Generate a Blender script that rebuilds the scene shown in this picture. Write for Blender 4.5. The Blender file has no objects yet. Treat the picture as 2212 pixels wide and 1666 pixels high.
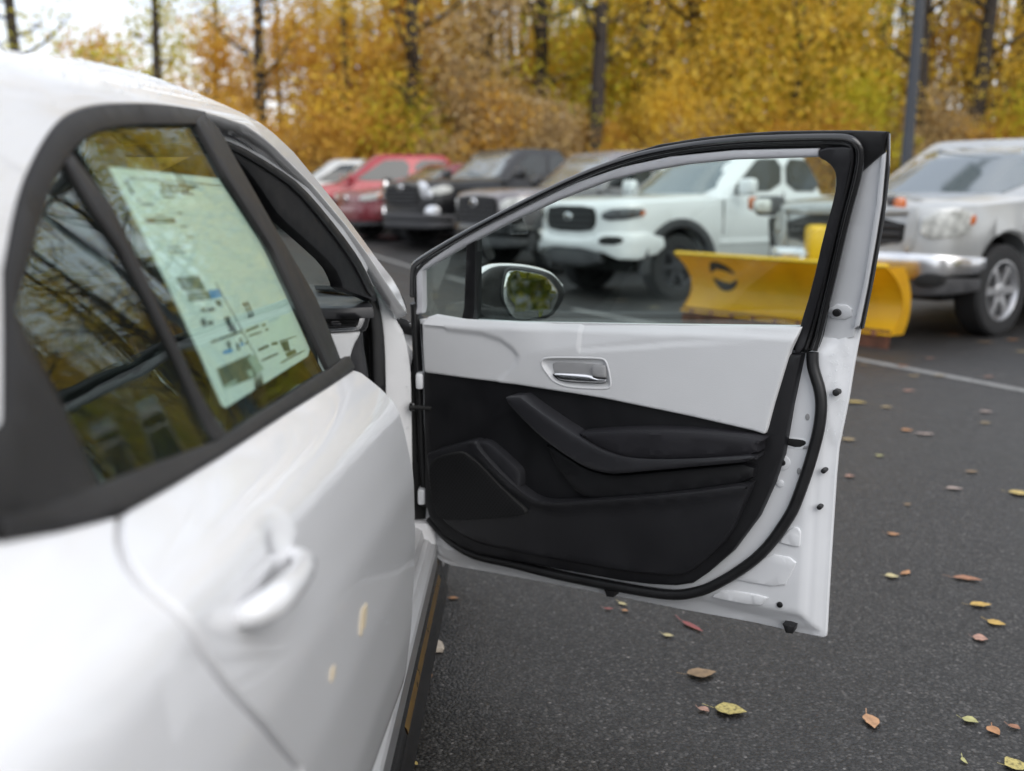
import bpy, bmesh, math, random
import numpy as np
from mathutils import Vector, Matrix
from mathutils.geometry import delaunay_2d_cdt

# ---------------------------------------------------------------- camera, sky, sun, exposure
SC = bpy.context.scene
COL = SC.collection
cam_d = bpy.data.cameras.new('camera')
cam = bpy.data.objects.new('camera', cam_d)
COL.objects.link(cam)
cam.location = (0, 0, 1.26)
cam.rotation_euler = (math.pi / 2 - math.atan(418 / 2260), 0, math.atan(24 / 2260 * math.cos(math.atan(418 / 2260))))
cam_d.sensor_width = 36.0
cam_d.lens = 2260 / 2212 * 36.0
cam_d.clip_start = 0.05
cam_d.clip_end = 600
cam_d.dof.use_dof = True
cam_d.dof.focus_distance = 2.15
cam_d.dof.aperture_fstop = 2.4
SC.camera = cam

SUN_EL, SUN_AZ = math.radians(36), math.radians(150)      # high, veiled, behind the camera to its right
world = bpy.data.worlds.new('World')
SC.world = world
world.use_nodes = True
wn, wl = world.node_tree.nodes, world.node_tree.links
wn.clear()
sky = wn.new('ShaderNodeTexSky')
sky.sky_type = 'NISHITA'
sky.sun_disc = False
sky.sun_elevation = SUN_EL
sky.sun_rotation = SUN_AZ
tc = wn.new('ShaderNodeTexCoord')
mp = wn.new('ShaderNodeMapping')
mp.inputs['Scale'].default_value = (1.0, 1.0, 2.2)
nz = wn.new('ShaderNodeTexNoise')
nz.inputs['Scale'].default_value = 3.2
nz.inputs['Detail'].default_value = 7
nz.inputs['Roughness'].default_value = 0.55
wl.new(tc.outputs['Generated'], mp.inputs['Vector'])
wl.new(mp.outputs['Vector'], nz.inputs['Vector'])
rmp = wn.new('ShaderNodeValToRGB')
rmp.color_ramp.elements[0].position = 0.36
rmp.color_ramp.elements[0].color = (5.4, 5.9, 6.9, 1)
rmp.color_ramp.elements[1].position = 0.62
rmp.color_ramp.elements[1].color = (10.2, 10.3, 10.5, 1)
wl.new(nz.outputs['Fac'], rmp.inputs['Fac'])
# overcast sky: brighter overhead than at the horizon
sx = wn.new('ShaderNodeSeparateXYZ')
wl.new(tc.outputs['Generated'], sx.inputs['Vector'])
lum = wn.new('ShaderNodeMapRange')
lum.inputs['From Min'].default_value = 0.0
lum.inputs['From Max'].default_value = 1.0
lum.inputs['To Min'].default_value = 0.85
lum.inputs['To Max'].default_value = 1.0
wl.new(sx.outputs['Z'], lum.inputs['Value'])
cm = wn.new('ShaderNodeVectorMath')
cm.operation = 'SCALE'
wl.new(rmp.outputs['Color'], cm.inputs[0])
wl.new(lum.outputs['Result'], cm.inputs['Scale'])
mx = wn.new('ShaderNodeMixRGB')
mx.inputs['Fac'].default_value = 0.84
wl.new(sky.outputs['Color'], mx.inputs['Color1'])
wl.new(cm.outputs['Vector'], mx.inputs['Color2'])
bg = wn.new('ShaderNodeBackground')
bg.inputs['Strength'].default_value = 0.1
wl.new(mx.outputs['Color'], bg.inputs['Color'])
wo = wn.new('ShaderNodeOutputWorld')
wl.new(bg.outputs['Background'], wo.inputs['Surface'])

sun_d = bpy.data.lights.new('sun', 'SUN')
sun_d.energy = 0.85
sun_d.angle = math.radians(50)
sun_d.color = (1.0, 0.96, 0.9)
sun = bpy.data.objects.new('sun', sun_d)
COL.objects.link(sun)
sd = Vector((math.sin(SUN_AZ) * math.cos(SUN_EL), math.cos(SUN_AZ) * math.cos(SUN_EL), math.sin(SUN_EL)))
sun.rotation_euler = sd.to_track_quat('Z', 'Y').to_euler()

SC.view_settings.view_transform = 'Standard'
SC.view_settings.look = 'None'
SC.view_settings.exposure = 0.88
SC.view_settings.gamma = 1.0
SC.view_settings.use_curve_mapping = False
SC.render.engine = 'CYCLES'
SC.cycles.max_bounces = 8
SC.cycles.transparent_max_bounces = 12
SC.cycles.caustics_reflective = False
SC.cycles.caustics_refractive = False
SC.cycles.use_denoising = True
SC.cycles.sample_clamp_indirect = 6
# ---------------------------------------------------------------- outlines traced from image pixels, cast onto assumed surfaces, in metres
# DOOR: (along the door from its hinge, height)   SIDE: (along the car, height) on the car's flank   FLAT: points in space   GROUND: points on the asphalt
HINGE=(-0.2531,2.6783)
DIRD=(0.86155,-0.50767)
NORD=(-0.50767,-0.86155)
DOOR={'shell':[(-0.0165,0.9365),(-0.0102,0.8036),(-0.0096,0.6805),(-0.012,0.5548),(-0.0119,0.4786),(-0.0069,0.4243),(-0.007,0.3365),(0.003,0.2966),(0.024,0.2817),(0.0585,0.2746),(0.2154,0.2809),(0.3767,0.2858),(0.5273,0.2889),(0.7159,0.2916),(0.8928,0.2973),(0.9657,0.2962),(1.0474,0.2971),(1.0541,0.3019),(1.0535,0.3869),(1.0535,0.5053),(1.0547,0.6692),(1.0564,0.7257),(1.0712,0.8343),(1.0788,0.9137),(1.0869,0.9789),(1.0874,0.9967),(0.9814,0.9835),(0.6235,0.9636),(0.2708,0.9464),(0.1145,0.9435)],
'bframe':[(1.0991,1.297),(1.1195,1.3178),(1.1393,1.3309),(1.1302,1.2325),(1.1188,1.1646),(1.1013,1.0771),(1.0832,0.9966),(1.0772,0.9672),(1.0066,0.9392),(1.027,1.0279),(1.0525,1.1248),(1.0796,1.2321)],
'frame_out':[(-0.0439,0.5505),(-0.0426,0.8937),(-0.0176,1.0687),(-0.0061,1.0881),(0.0441,1.1085),(0.1702,1.164),(0.3246,1.2298),(0.4948,1.2976),(0.6146,1.3355),(0.7001,1.356),(0.7943,1.3673),(0.8751,1.373),(0.9496,1.3752),(1.0195,1.3741),(1.0768,1.3729),(1.1374,1.3699),(1.1497,1.3688),(1.1417,1.3306),(1.1215,1.3134),(1.1017,1.2968),(1.0824,1.2323),(1.0555,1.1256),(1.0302,1.0292),(1.0097,0.9411),(0.9858,0.9265),(0.9504,0.9287),(0.9691,0.9817),(0.9991,1.0679),(1.0283,1.1792),(1.0524,1.253),(1.0565,1.2835),(1.0542,1.3007),(1.0421,1.3162),(1.0246,1.325),(1.0267,1.3424),(0.8577,1.3419),(0.7215,1.3321),(0.6112,1.3129),(0.4916,1.2799),(0.3216,1.2161),(0.1679,1.1551),(0.0046,1.0772),(-0.0296,0.9466),(-0.0167,0.9281),(-0.0102,0.8036),(-0.0135,0.5546)],
'garnish':[(-0.0252,0.9474),(0.0091,1.0778),(0.172,1.1554),(0.3252,1.2162),(0.4947,1.2798),(0.614,1.3127),(0.724,1.3319),(0.8598,1.3417),(1.0283,1.3422),(1.0275,1.3257),(0.8582,1.3236),(0.7569,1.3156),(0.6676,1.3027),(0.5725,1.2834),(0.4476,1.2438),(0.3207,1.1961),(0.1657,1.1308),(0.0274,1.0672),(-0.003,0.9547)],
'corner':[(1.0286,1.3421),(1.0882,1.3433),(1.0917,1.3347),(1.0757,1.2629),(1.0548,1.1825),(1.0239,1.0752),(0.9947,0.9843),(0.9792,0.9285),(0.9592,0.9269),(0.9721,0.9828),(1.0017,1.0685),(1.0311,1.1794),(1.0549,1.2528),(1.0591,1.2832),(1.0568,1.3008),(1.0447,1.3159),(1.0272,1.3243)],
'glass':[(0.1362,0.9416),(0.1868,1.1447),(0.3054,1.1974),(0.434,1.2467),(0.5605,1.2876),(0.6567,1.307),(0.7464,1.32),(0.849,1.3284),(1.0252,1.3307),(1.0518,1.3166),(1.0573,1.2732),(1.0524,1.2378),(1.0279,1.1646),(0.9988,1.0584),(0.9704,0.9743),(0.6148,0.9567),(0.2588,0.9401)],
'qglass':[(-0.025,0.9449),(0.0049,1.0671),(0.1657,1.1408),(0.1052,0.9385)],
'divbar':[(0.1117,0.9406),(0.1719,1.1393),(0.2012,1.1501),(0.1466,0.9393)],
'seal':[(0.9995,0.9312),(1.0009,0.9039),(1.01,0.8773),(1.0189,0.8546),(1.0247,0.8178),(1.0213,0.7638),(1.0037,0.6811),(0.9827,0.6063),(0.9676,0.5666),(0.9183,0.481),(0.8554,0.4184),(0.7949,0.3722),(0.7698,0.3582),(0.7194,0.3376),(0.645,0.3303),(0.5324,0.3272),(0.3962,0.3252),(0.2647,0.3317),(0.1651,0.3304),(0.1103,0.3431),(0.0548,0.3714),(0.012,0.4089)],
'seal_top':[(-0.0223,0.9982),(0.0001,1.0714),(0.0158,1.0885),(0.1791,1.1625),(0.3319,1.2248),(0.5009,1.2905),(0.6199,1.3266),(0.7292,1.3467),(0.8637,1.3593),(0.9699,1.3605),(1.0569,1.3596),(1.0848,1.3576),(1.1012,1.3466),(1.1049,1.3275),(1.097,1.2856),(1.074,1.2118),(1.047,1.1063),(1.0219,1.0137),(1.0017,0.9365)],
'lip_top':[(-0.0139,1.0167),(0.0051,1.0715),(0.1766,1.1579),(0.3297,1.22),(0.4989,1.2852),(0.6179,1.3196),(0.7273,1.3387),(0.8623,1.3507),(0.9688,1.3517),(1.0561,1.351),(1.0815,1.3479),(1.0904,1.3386),(1.0867,1.2985),(1.0633,1.2205),(1.0361,1.1198),(1.0091,1.0127),(0.9857,0.9369)],
'edge_seal':[(-0.0294,0.979),(-0.0257,0.8525),(-0.0178,0.7309),(-0.013,0.5959),(-0.0087,0.507),(-0.0024,0.438)],
'card':[(0.0038,0.929),(0.0144,0.8029),(0.0123,0.6884),(0.0129,0.5898),(0.0109,0.458),(0.025,0.4147),(0.0674,0.3775),(0.1226,0.3545),(0.1768,0.3438),(0.3535,0.3464),(0.5762,0.3517),(0.6523,0.3573),(0.7202,0.3676),(0.7603,0.3813),(0.7979,0.4152),(0.8499,0.4718),(0.905,0.5612),(0.9343,0.6386),(0.9532,0.7067),(0.9658,0.8147),(0.9835,0.9293),(0.9565,0.9262),(0.9574,0.9468),(0.9699,0.97),(0.637,0.9552),(0.2888,0.9384),(0.1345,0.9374),(0.0183,0.9323)],
'insert':[(0.0177,0.9317),(0.0294,0.9483),(0.054,0.9564),(0.1431,0.9496),(0.2967,0.9523),(0.6526,0.9687),(0.9811,0.9857),(0.9611,0.9355),(0.9479,0.8817),(0.9323,0.8188),(0.9212,0.7662),(0.9177,0.7549),(0.9137,0.7523),(0.8889,0.757),(0.7466,0.7725),(0.5319,0.7913),(0.452,0.7948),(0.2968,0.8009),(0.1653,0.8021),(0.0267,0.8055),(0.0214,0.8109),(0.018,0.8736)],
'lobe':[(-0.0066,0.9257),(0.0986,0.9283),(0.1996,0.9252),(0.255,0.9137),(0.2903,0.8942),(0.311,0.8738),(0.3031,0.851),(0.2807,0.824),(0.2515,0.8022),(0.1652,0.7935),(-0.0098,0.7771)],
'facet':[(0.311,0.8751),(0.4507,0.9037),(0.6532,0.9426),(0.6824,0.9444),(0.7971,0.9675),(0.9073,0.9787)],
'crease':[(0.4687,0.8971),(0.6538,0.9217),(0.6829,0.9278),(0.7981,0.941),(0.9286,0.9551)],
'bezel':[(0.3721,0.8699),(0.3905,0.8753),(0.4807,0.8821),(0.5275,0.8846),(0.5391,0.8803),(0.5466,0.8611),(0.553,0.8301),(0.5517,0.8194),(0.5403,0.8145),(0.4817,0.8104),(0.4337,0.8101),(0.4032,0.8187),(0.3846,0.8361),(0.3684,0.8565)],
'bowl':[(0.3965,0.8581),(0.4011,0.8639),(0.4178,0.8669),(0.4896,0.8692),(0.5305,0.8705),(0.5351,0.8593),(0.5384,0.8357),(0.5371,0.829),(0.508,0.8243),(0.4485,0.8206),(0.4182,0.8219),(0.4028,0.8341)],
'lever':[(0.4007,0.8381),(0.4067,0.8419),(0.4536,0.8447),(0.5015,0.8458),(0.5113,0.8379),(0.5389,0.8394),(0.5441,0.8378),(0.5405,0.829),(0.513,0.8264),(0.4538,0.8235),(0.4236,0.8239),(0.4084,0.8307)],
'lock':[(0.5064,0.8688),(0.5369,0.8709),(0.5405,0.8638),(0.5417,0.8423),(0.536,0.8397),(0.5098,0.8405),(0.5044,0.8474)],
'pull':[(0.2922,0.7763),(0.3,0.7793),(0.3322,0.7837),(0.3398,0.7811),(0.3848,0.7557),(0.4611,0.7183),(0.5347,0.6874),(0.5783,0.6767),(0.6205,0.673),(0.6791,0.6774),(0.7664,0.6901),(0.8509,0.7052),(0.9132,0.7174),(0.9124,0.7009),(0.7957,0.6741),(0.6792,0.6479),(0.5874,0.627),(0.5648,0.6255),(0.5213,0.6286),(0.4765,0.6446),(0.3971,0.6846),(0.3226,0.7411),(0.2961,0.7665)],
'arm':[(0.4781,0.7086),(0.5141,0.7173),(0.5728,0.7275),(0.6736,0.7427),(0.7903,0.7513),(0.8873,0.7518),(0.9184,0.7496),(0.9237,0.7443),(0.9151,0.7352),(0.915,0.7151),(0.8485,0.7023),(0.7638,0.6869),(0.6754,0.6741),(0.6167,0.6695),(0.575,0.6737),(0.5312,0.6866)],
'armback':[(0.4589,0.7016),(0.4783,0.7117),(0.5758,0.7271),(0.6568,0.7404),(0.6333,0.7312),(0.5407,0.7158),(0.4809,0.7042)],
'under':[(0.3802,0.674),(0.4607,0.6335),(0.5062,0.6173),(0.5496,0.6141),(0.5732,0.6157),(0.6664,0.6369),(0.7846,0.6636),(0.9014,0.691),(0.8974,0.6433),(0.7291,0.5929),(0.5291,0.5466),(0.4741,0.5517),(0.4364,0.5882),(0.4046,0.6237)],
'lower':[(0.0384,0.5975),(0.0705,0.6124),(0.1084,0.6265),(0.1579,0.6446),(0.1903,0.6552),(0.2007,0.652),(0.2082,0.6364),(0.2536,0.5977),(0.2965,0.5659),(0.3273,0.5465),(0.3541,0.5335),(0.373,0.5286),(0.3918,0.5275),(0.4288,0.5316),(0.5189,0.5523),(0.7327,0.6011),(0.8984,0.6491),(0.8962,0.6364),(0.8838,0.6042),(0.8501,0.5143),(0.799,0.4516),(0.7513,0.4043),(0.7125,0.39),(0.5923,0.3774),(0.3734,0.3724),(0.2053,0.3714),(0.1464,0.3817),(0.0951,0.4049),(0.0564,0.4394),(0.0439,0.4784),(0.0413,0.5767)],
'cup':[(0.1926,0.6507),(0.2167,0.6551),(0.2483,0.6418),(0.3106,0.5986),(0.3195,0.5879),(0.3207,0.5521),(0.3146,0.5409),(0.2874,0.561),(0.2442,0.593),(0.2005,0.6305)],
'grille':[(0.0563,0.573),(0.0723,0.592),(0.106,0.6081),(0.1392,0.6191),(0.1597,0.6218),(0.1759,0.6162),(0.2039,0.6002),(0.2357,0.5751),(0.2671,0.5486),(0.2983,0.5257),(0.3292,0.5058),(0.3399,0.4962),(0.3388,0.4874),(0.3177,0.4778),(0.219,0.4538),(0.1371,0.4355),(0.0993,0.4303),(0.0824,0.4347),(0.0699,0.4472),(0.0597,0.4746),(0.0552,0.5136),(0.0536,0.5422)],
'plugs':[((1.0466,1.0176),0.0082),((0.9457,0.6856),0.0073),((1.0339,0.6788),0.0054),((1.0294,0.5982),0.0054),((0.9551,0.3626),0.0068),((1.0505,0.8495),0.0073)],
'bump':[((0.9429,0.6382),0.0085)],
'latch':[(0.9494,0.7398),(0.9695,0.7409),(0.9923,0.7402),(0.9946,0.7317),(0.9772,0.7218),(0.9492,0.726)],
'clips':[[(0.9653,0.3224),(0.9793,0.3242),(0.993,0.3224),(0.9884,0.3048),(0.9732,0.3038)],[(0.5285,0.3136),(0.5592,0.315),(0.5541,0.2991),(0.536,0.2971)]],
'emboss':[[(0.9731,0.5462),(0.9931,0.5461),(0.9933,0.5091),(0.9903,0.5019),(0.9519,0.5037),(0.947,0.5093)],[(0.919,0.4758),(0.9893,0.476),(0.9772,0.4387),(0.9614,0.4026),(0.8569,0.4002),(0.8506,0.404)],[(0.8258,0.3733),(0.9307,0.3766),(0.924,0.3653),(0.9091,0.349),(0.8042,0.3465),(0.7976,0.3516)]],
'plugplate':[(1.0324,1.0349),(1.0766,1.034),(1.0735,1.0022),(1.0215,1.0032)]}
SIDE={'seam':[(0.8274,0.9981),(0.7485,0.9832),(0.7175,0.9668),(0.7285,0.9176),(0.7879,0.8425),(0.9303,0.7061)],
'belt_low':[(0.6885,1.0226),(0.7489,1.01),(0.8274,0.9981),(0.9304,0.9931),(1.0677,0.9875),(1.3404,0.9788),(1.545,0.9715),(1.7341,0.9657)],
'belt_up':[(0.695,1.0368),(0.7516,1.0274),(0.8352,1.0202),(0.9269,1.0123),(1.0823,0.9969),(1.2115,0.995),(1.6066,0.988),(1.7164,0.9835)],
'sur_out':[(0.8478,1.1957),(0.9302,1.2564),(1.0046,1.2956),(1.0708,1.3246),(1.1279,1.3424),(1.2006,1.3555),(1.2991,1.3651),(1.4146,1.3734),(1.5415,1.377),(1.6005,1.3768)],
'sur_in':[(1.5666,1.3616),(1.5153,1.3532),(1.3142,1.3409),(1.2362,1.3343),(1.1719,1.3254),(1.1252,1.3146),(1.0891,1.3032),(1.0573,1.2916),(1.0051,1.2678),(0.9527,1.2378),(0.8956,1.2029),(0.8356,1.1648),(0.8363,1.1214),(0.8374,1.0872),(0.8379,1.0197),(0.8312,1.0013)],
'glass':[(1.1351,0.9958),(1.1181,1.0568),(1.1172,1.1396),(1.1213,1.2421),(1.1181,1.2982),(1.1128,1.306),(1.1344,1.3151),(1.1816,1.326),(1.2464,1.335),(1.325,1.3416),(1.5278,1.354),(1.5391,1.3502),(1.5482,1.2832),(1.6085,1.1715),(1.6161,1.0763),(1.6391,0.9855),(1.3445,0.994)],
'qglass':[(1.0553,1.2857),(1.0133,1.2678),(0.9605,1.2376),(0.9029,1.2024),(0.8425,1.164),(0.8432,1.1203),(0.8443,1.0858),(0.8449,1.0177),(0.9298,1.0098),(1.0985,0.9946),(1.1028,1.0795),(1.0922,1.1998),(1.0735,1.2398),(1.07,1.292)],
'bar':[(1.0925,0.9981),(1.0937,1.081),(1.0894,1.148),(1.0833,1.2003),(1.0648,1.2399),(1.0552,1.2898),(1.0785,1.2991),(1.1122,1.2423),(1.1081,1.1406),(1.1089,1.0585),(1.128,0.9948)],
'pillar_f':[(1.5175,1.3585),(1.58,1.3731),(1.6103,1.3523),(1.6179,1.3104),(1.648,1.2095),(1.7045,1.0896),(1.6999,1.0131),(1.6969,0.9859),(1.6109,0.988),(1.5962,1.0786),(1.5888,1.1726),(1.5293,1.2829)],
'handle_c':[(0.9773,0.92),(0.9776,0.9036),(0.9057,0.9058),(0.8365,0.9124),(0.7807,0.9155)],
'handle_o':[(0.9436,0.9373),(0.9967,0.9227),(1.0082,0.8973),(0.9525,0.8921),(0.8628,0.8995),(0.8014,0.9015),(0.7728,0.9081),(0.7558,0.9237),(0.7604,0.9421),(0.7836,0.9477),(0.8306,0.942),(0.8762,0.9295),(0.9202,0.9256),(0.9173,0.9386)],
'cup1':(0.9789,0.9298),
'cup2':(0.9628,0.8506),
'leaf':[(1.2617,0.7224),(1.0755,0.7378)],
'pB':[(1.6007,1.3766),(1.6832,1.3748),(1.7797,1.3687),(1.9106,1.3365),(2.1007,1.2726),(2.2811,1.1862),(2.4039,1.1142)],
'rail':[(0.9,1.391),(1.15,1.406),(1.36,1.424),(1.58,1.434),(1.75,1.41),(1.9,1.386),(2.07,1.338),(2.3,1.224),(2.5,1.108),(2.62,1.051),(2.68,0.998)],
'sticker':[(1.1766,1.2917),(1.5765,1.2823),(1.5946,1.0247),(1.5712,1.0175),(1.1879,1.0167),(1.1801,1.0221)],
'prints':[('dark',[(1.2124,1.28),(1.2717,1.2791),(1.3911,1.2771),(1.5329,1.2731),(1.5314,1.2721),(1.3897,1.2761),(1.2705,1.2782),(1.2112,1.2791)]),('dark',[(1.1982,1.2767),(1.2088,1.2771),(1.2076,1.2736),(1.1974,1.2716)]),('dark',[(1.1997,1.2704),(1.2056,1.2708),(1.2084,1.2616),(1.2013,1.2609)]),('grey',[(1.2997,1.2743),(1.3396,1.2736),(1.338,1.272),(1.2982,1.2725)]),('grey',[(1.2931,1.2693),(1.3342,1.2689),(1.3329,1.2676),(1.2922,1.2679)]),('grey',[(1.2865,1.2649),(1.3268,1.2641),(1.3251,1.2624),(1.2854,1.2634)]),('grey',[(1.2875,1.2588),(1.3275,1.2582),(1.3258,1.257),(1.2868,1.2576)]),('grey',[(1.3595,1.2732),(1.426,1.2719),(1.426,1.2704),(1.3595,1.2718)]),('grey',[(1.3876,1.2695),(1.4108,1.2688),(1.4098,1.2673),(1.3866,1.268)]),('grey',[(1.3568,1.2655),(1.3886,1.265),(1.3876,1.264),(1.3558,1.2645)]),('grey',[(1.3539,1.2619),(1.3984,1.2615),(1.3978,1.2604),(1.3533,1.2609)]),('grey',[(1.2108,1.2507),(1.2476,1.2497),(1.2465,1.2482),(1.2123,1.2493)]),('grey',[(1.2076,1.2559),(1.2154,1.2557),(1.2156,1.2539),(1.2076,1.2539)]),('grey',[(1.235,1.2372),(1.2636,1.2364),(1.263,1.2357),(1.2348,1.2363)]),('grey',[(1.2281,1.2006),(1.2775,1.198),(1.2772,1.197),(1.2287,1.1997)]),('grey',[(1.2266,1.1953),(1.2761,1.1925),(1.2758,1.1916),(1.2263,1.1944)]),('grey',[(1.3092,1.2389),(1.327,1.2378),(1.3268,1.237),(1.3088,1.238)]),('grey',[(1.2988,1.2226),(1.3227,1.2216),(1.3224,1.2208),(1.2984,1.2217)]),('grey',[(1.3022,1.2093),(1.3246,1.2083),(1.3243,1.2074),(1.3019,1.2085)]),('brown',[(1.2016,1.2343),(1.2911,1.2324),(1.2881,1.2266),(1.203,1.2288)]),('pale',[(1.2253,1.2322),(1.2755,1.231),(1.2755,1.229),(1.2254,1.2302)]),('olive',[(1.2125,1.166),(1.2827,1.1627),(1.2825,1.1454),(1.2122,1.1504)]),('pale',[(1.2203,1.1632),(1.276,1.1598),(1.2761,1.1588),(1.2207,1.1622)]),('pale',[(1.2201,1.1586),(1.2754,1.1551),(1.2755,1.154),(1.2205,1.1576)]),('pale',[(1.2199,1.154),(1.2749,1.1503),(1.275,1.1493),(1.2203,1.153)]),('olive',[(1.2198,1.1477),(1.2871,1.1431),(1.2881,1.1335),(1.2174,1.1372)]),('pale',[(1.225,1.1442),(1.2803,1.1404),(1.2807,1.1389),(1.2251,1.1427)]),('pale',[(1.2258,1.1404),(1.282,1.1371),(1.2821,1.1358),(1.2259,1.139)]),('blue',[(1.2905,1.1434),(1.3272,1.1426),(1.3273,1.1321),(1.2901,1.1338)]),('grey',[(1.3256,1.1318),(1.3282,1.1318),(1.3571,1.0567),(1.3541,1.057)]),('grey',[(1.2269,1.0885),(1.3397,1.0871),(1.3396,1.0856),(1.2261,1.087)]),('grey',[(1.2401,1.1259),(1.2543,1.1254),(1.252,1.1225),(1.2386,1.123)]),('grey',[(1.2597,1.1238),(1.2852,1.1232),(1.2826,1.1203),(1.2574,1.1209)]),('grey',[(1.2238,1.1134),(1.2395,1.1141),(1.235,1.108),(1.2232,1.1084)]),('grey',[(1.2431,1.1101),(1.2601,1.1091),(1.2587,1.1061),(1.2415,1.107)]),('grey',[(1.3024,1.1073),(1.3217,1.1067),(1.3162,1.1002),(1.2993,1.1014)]),('grey',[(1.3024,1.0976),(1.3246,1.0965),(1.322,1.0896),(1.2997,1.092)]),('grey',[(1.2962,1.129),(1.3146,1.1282),(1.311,1.1237),(1.2982,1.1245)]),('grey',[(1.3545,1.0849),(1.412,1.0851),(1.4125,1.0833),(1.3553,1.0833)]),('grey',[(1.4256,1.0835),(1.4417,1.0833),(1.4412,1.0813),(1.4255,1.0818)]),('grey',[(1.3598,1.0777),(1.4135,1.0767),(1.4137,1.0755),(1.3594,1.0764)]),('grey',[(1.4318,1.0767),(1.4455,1.0762),(1.4443,1.0745),(1.431,1.075)]),('grey',[(1.3716,1.0575),(1.4172,1.0573),(1.4167,1.055),(1.3718,1.0555)]),('grey',[(1.4331,1.0568),(1.4592,1.0556),(1.4582,1.0533),(1.4319,1.0546)]),('grey',[(1.4682,1.0543),(1.5554,1.0516),(1.5556,1.0508),(1.4682,1.0534)]),('grey',[(1.4708,1.0502),(1.5075,1.0488),(1.4995,1.0393),(1.4728,1.0413)]),('grey',[(1.3673,1.0437),(1.4438,1.0426),(1.4434,1.0412),(1.3675,1.0423)]),('grey',[(1.4365,1.0292),(1.5676,1.028),(1.5674,1.0269),(1.4364,1.028)]),('grey',[(1.272,1.0801),(1.2849,1.0799),(1.2803,1.0741),(1.2728,1.0747)]),('grey',[(1.3024,1.0742),(1.3105,1.0738),(1.3055,1.0677),(1.2977,1.0683)]),('grey',[(1.3208,1.0788),(1.3289,1.0782),(1.3264,1.0747),(1.3199,1.075)]),('grey',[(1.3365,1.0721),(1.3427,1.0719),(1.343,1.0695),(1.3366,1.0697)]),('olive',[(1.4729,1.037),(1.5227,1.0359),(1.5252,1.0297),(1.4744,1.0306)]),('blue',[(1.2479,1.0741),(1.2813,1.0724),(1.2806,1.0682),(1.2486,1.0698)]),('blue',[(1.3152,1.0735),(1.3307,1.0732),(1.329,1.0699),(1.3143,1.0703)]),('olive',[(1.2083,1.0591),(1.3369,1.0569),(1.3239,1.0293),(1.2151,1.0348),(1.2047,1.0388)]),('pale',[(1.3185,1.0542),(1.3454,1.0551),(1.3633,1.0329),(1.3277,1.032)]),('pale',[(1.2047,1.0388),(1.2529,1.039),(1.251,1.0351),(1.2042,1.0348)]),('pale',[(1.2974,1.0416),(1.3204,1.04),(1.3149,1.0309),(1.2985,1.0321)])],
'mark':[(1.2376,1.2655),(1.2821,1.265)],
'figure':[(1.3249,1.108),(1.3525,1.1071)]}
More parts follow.
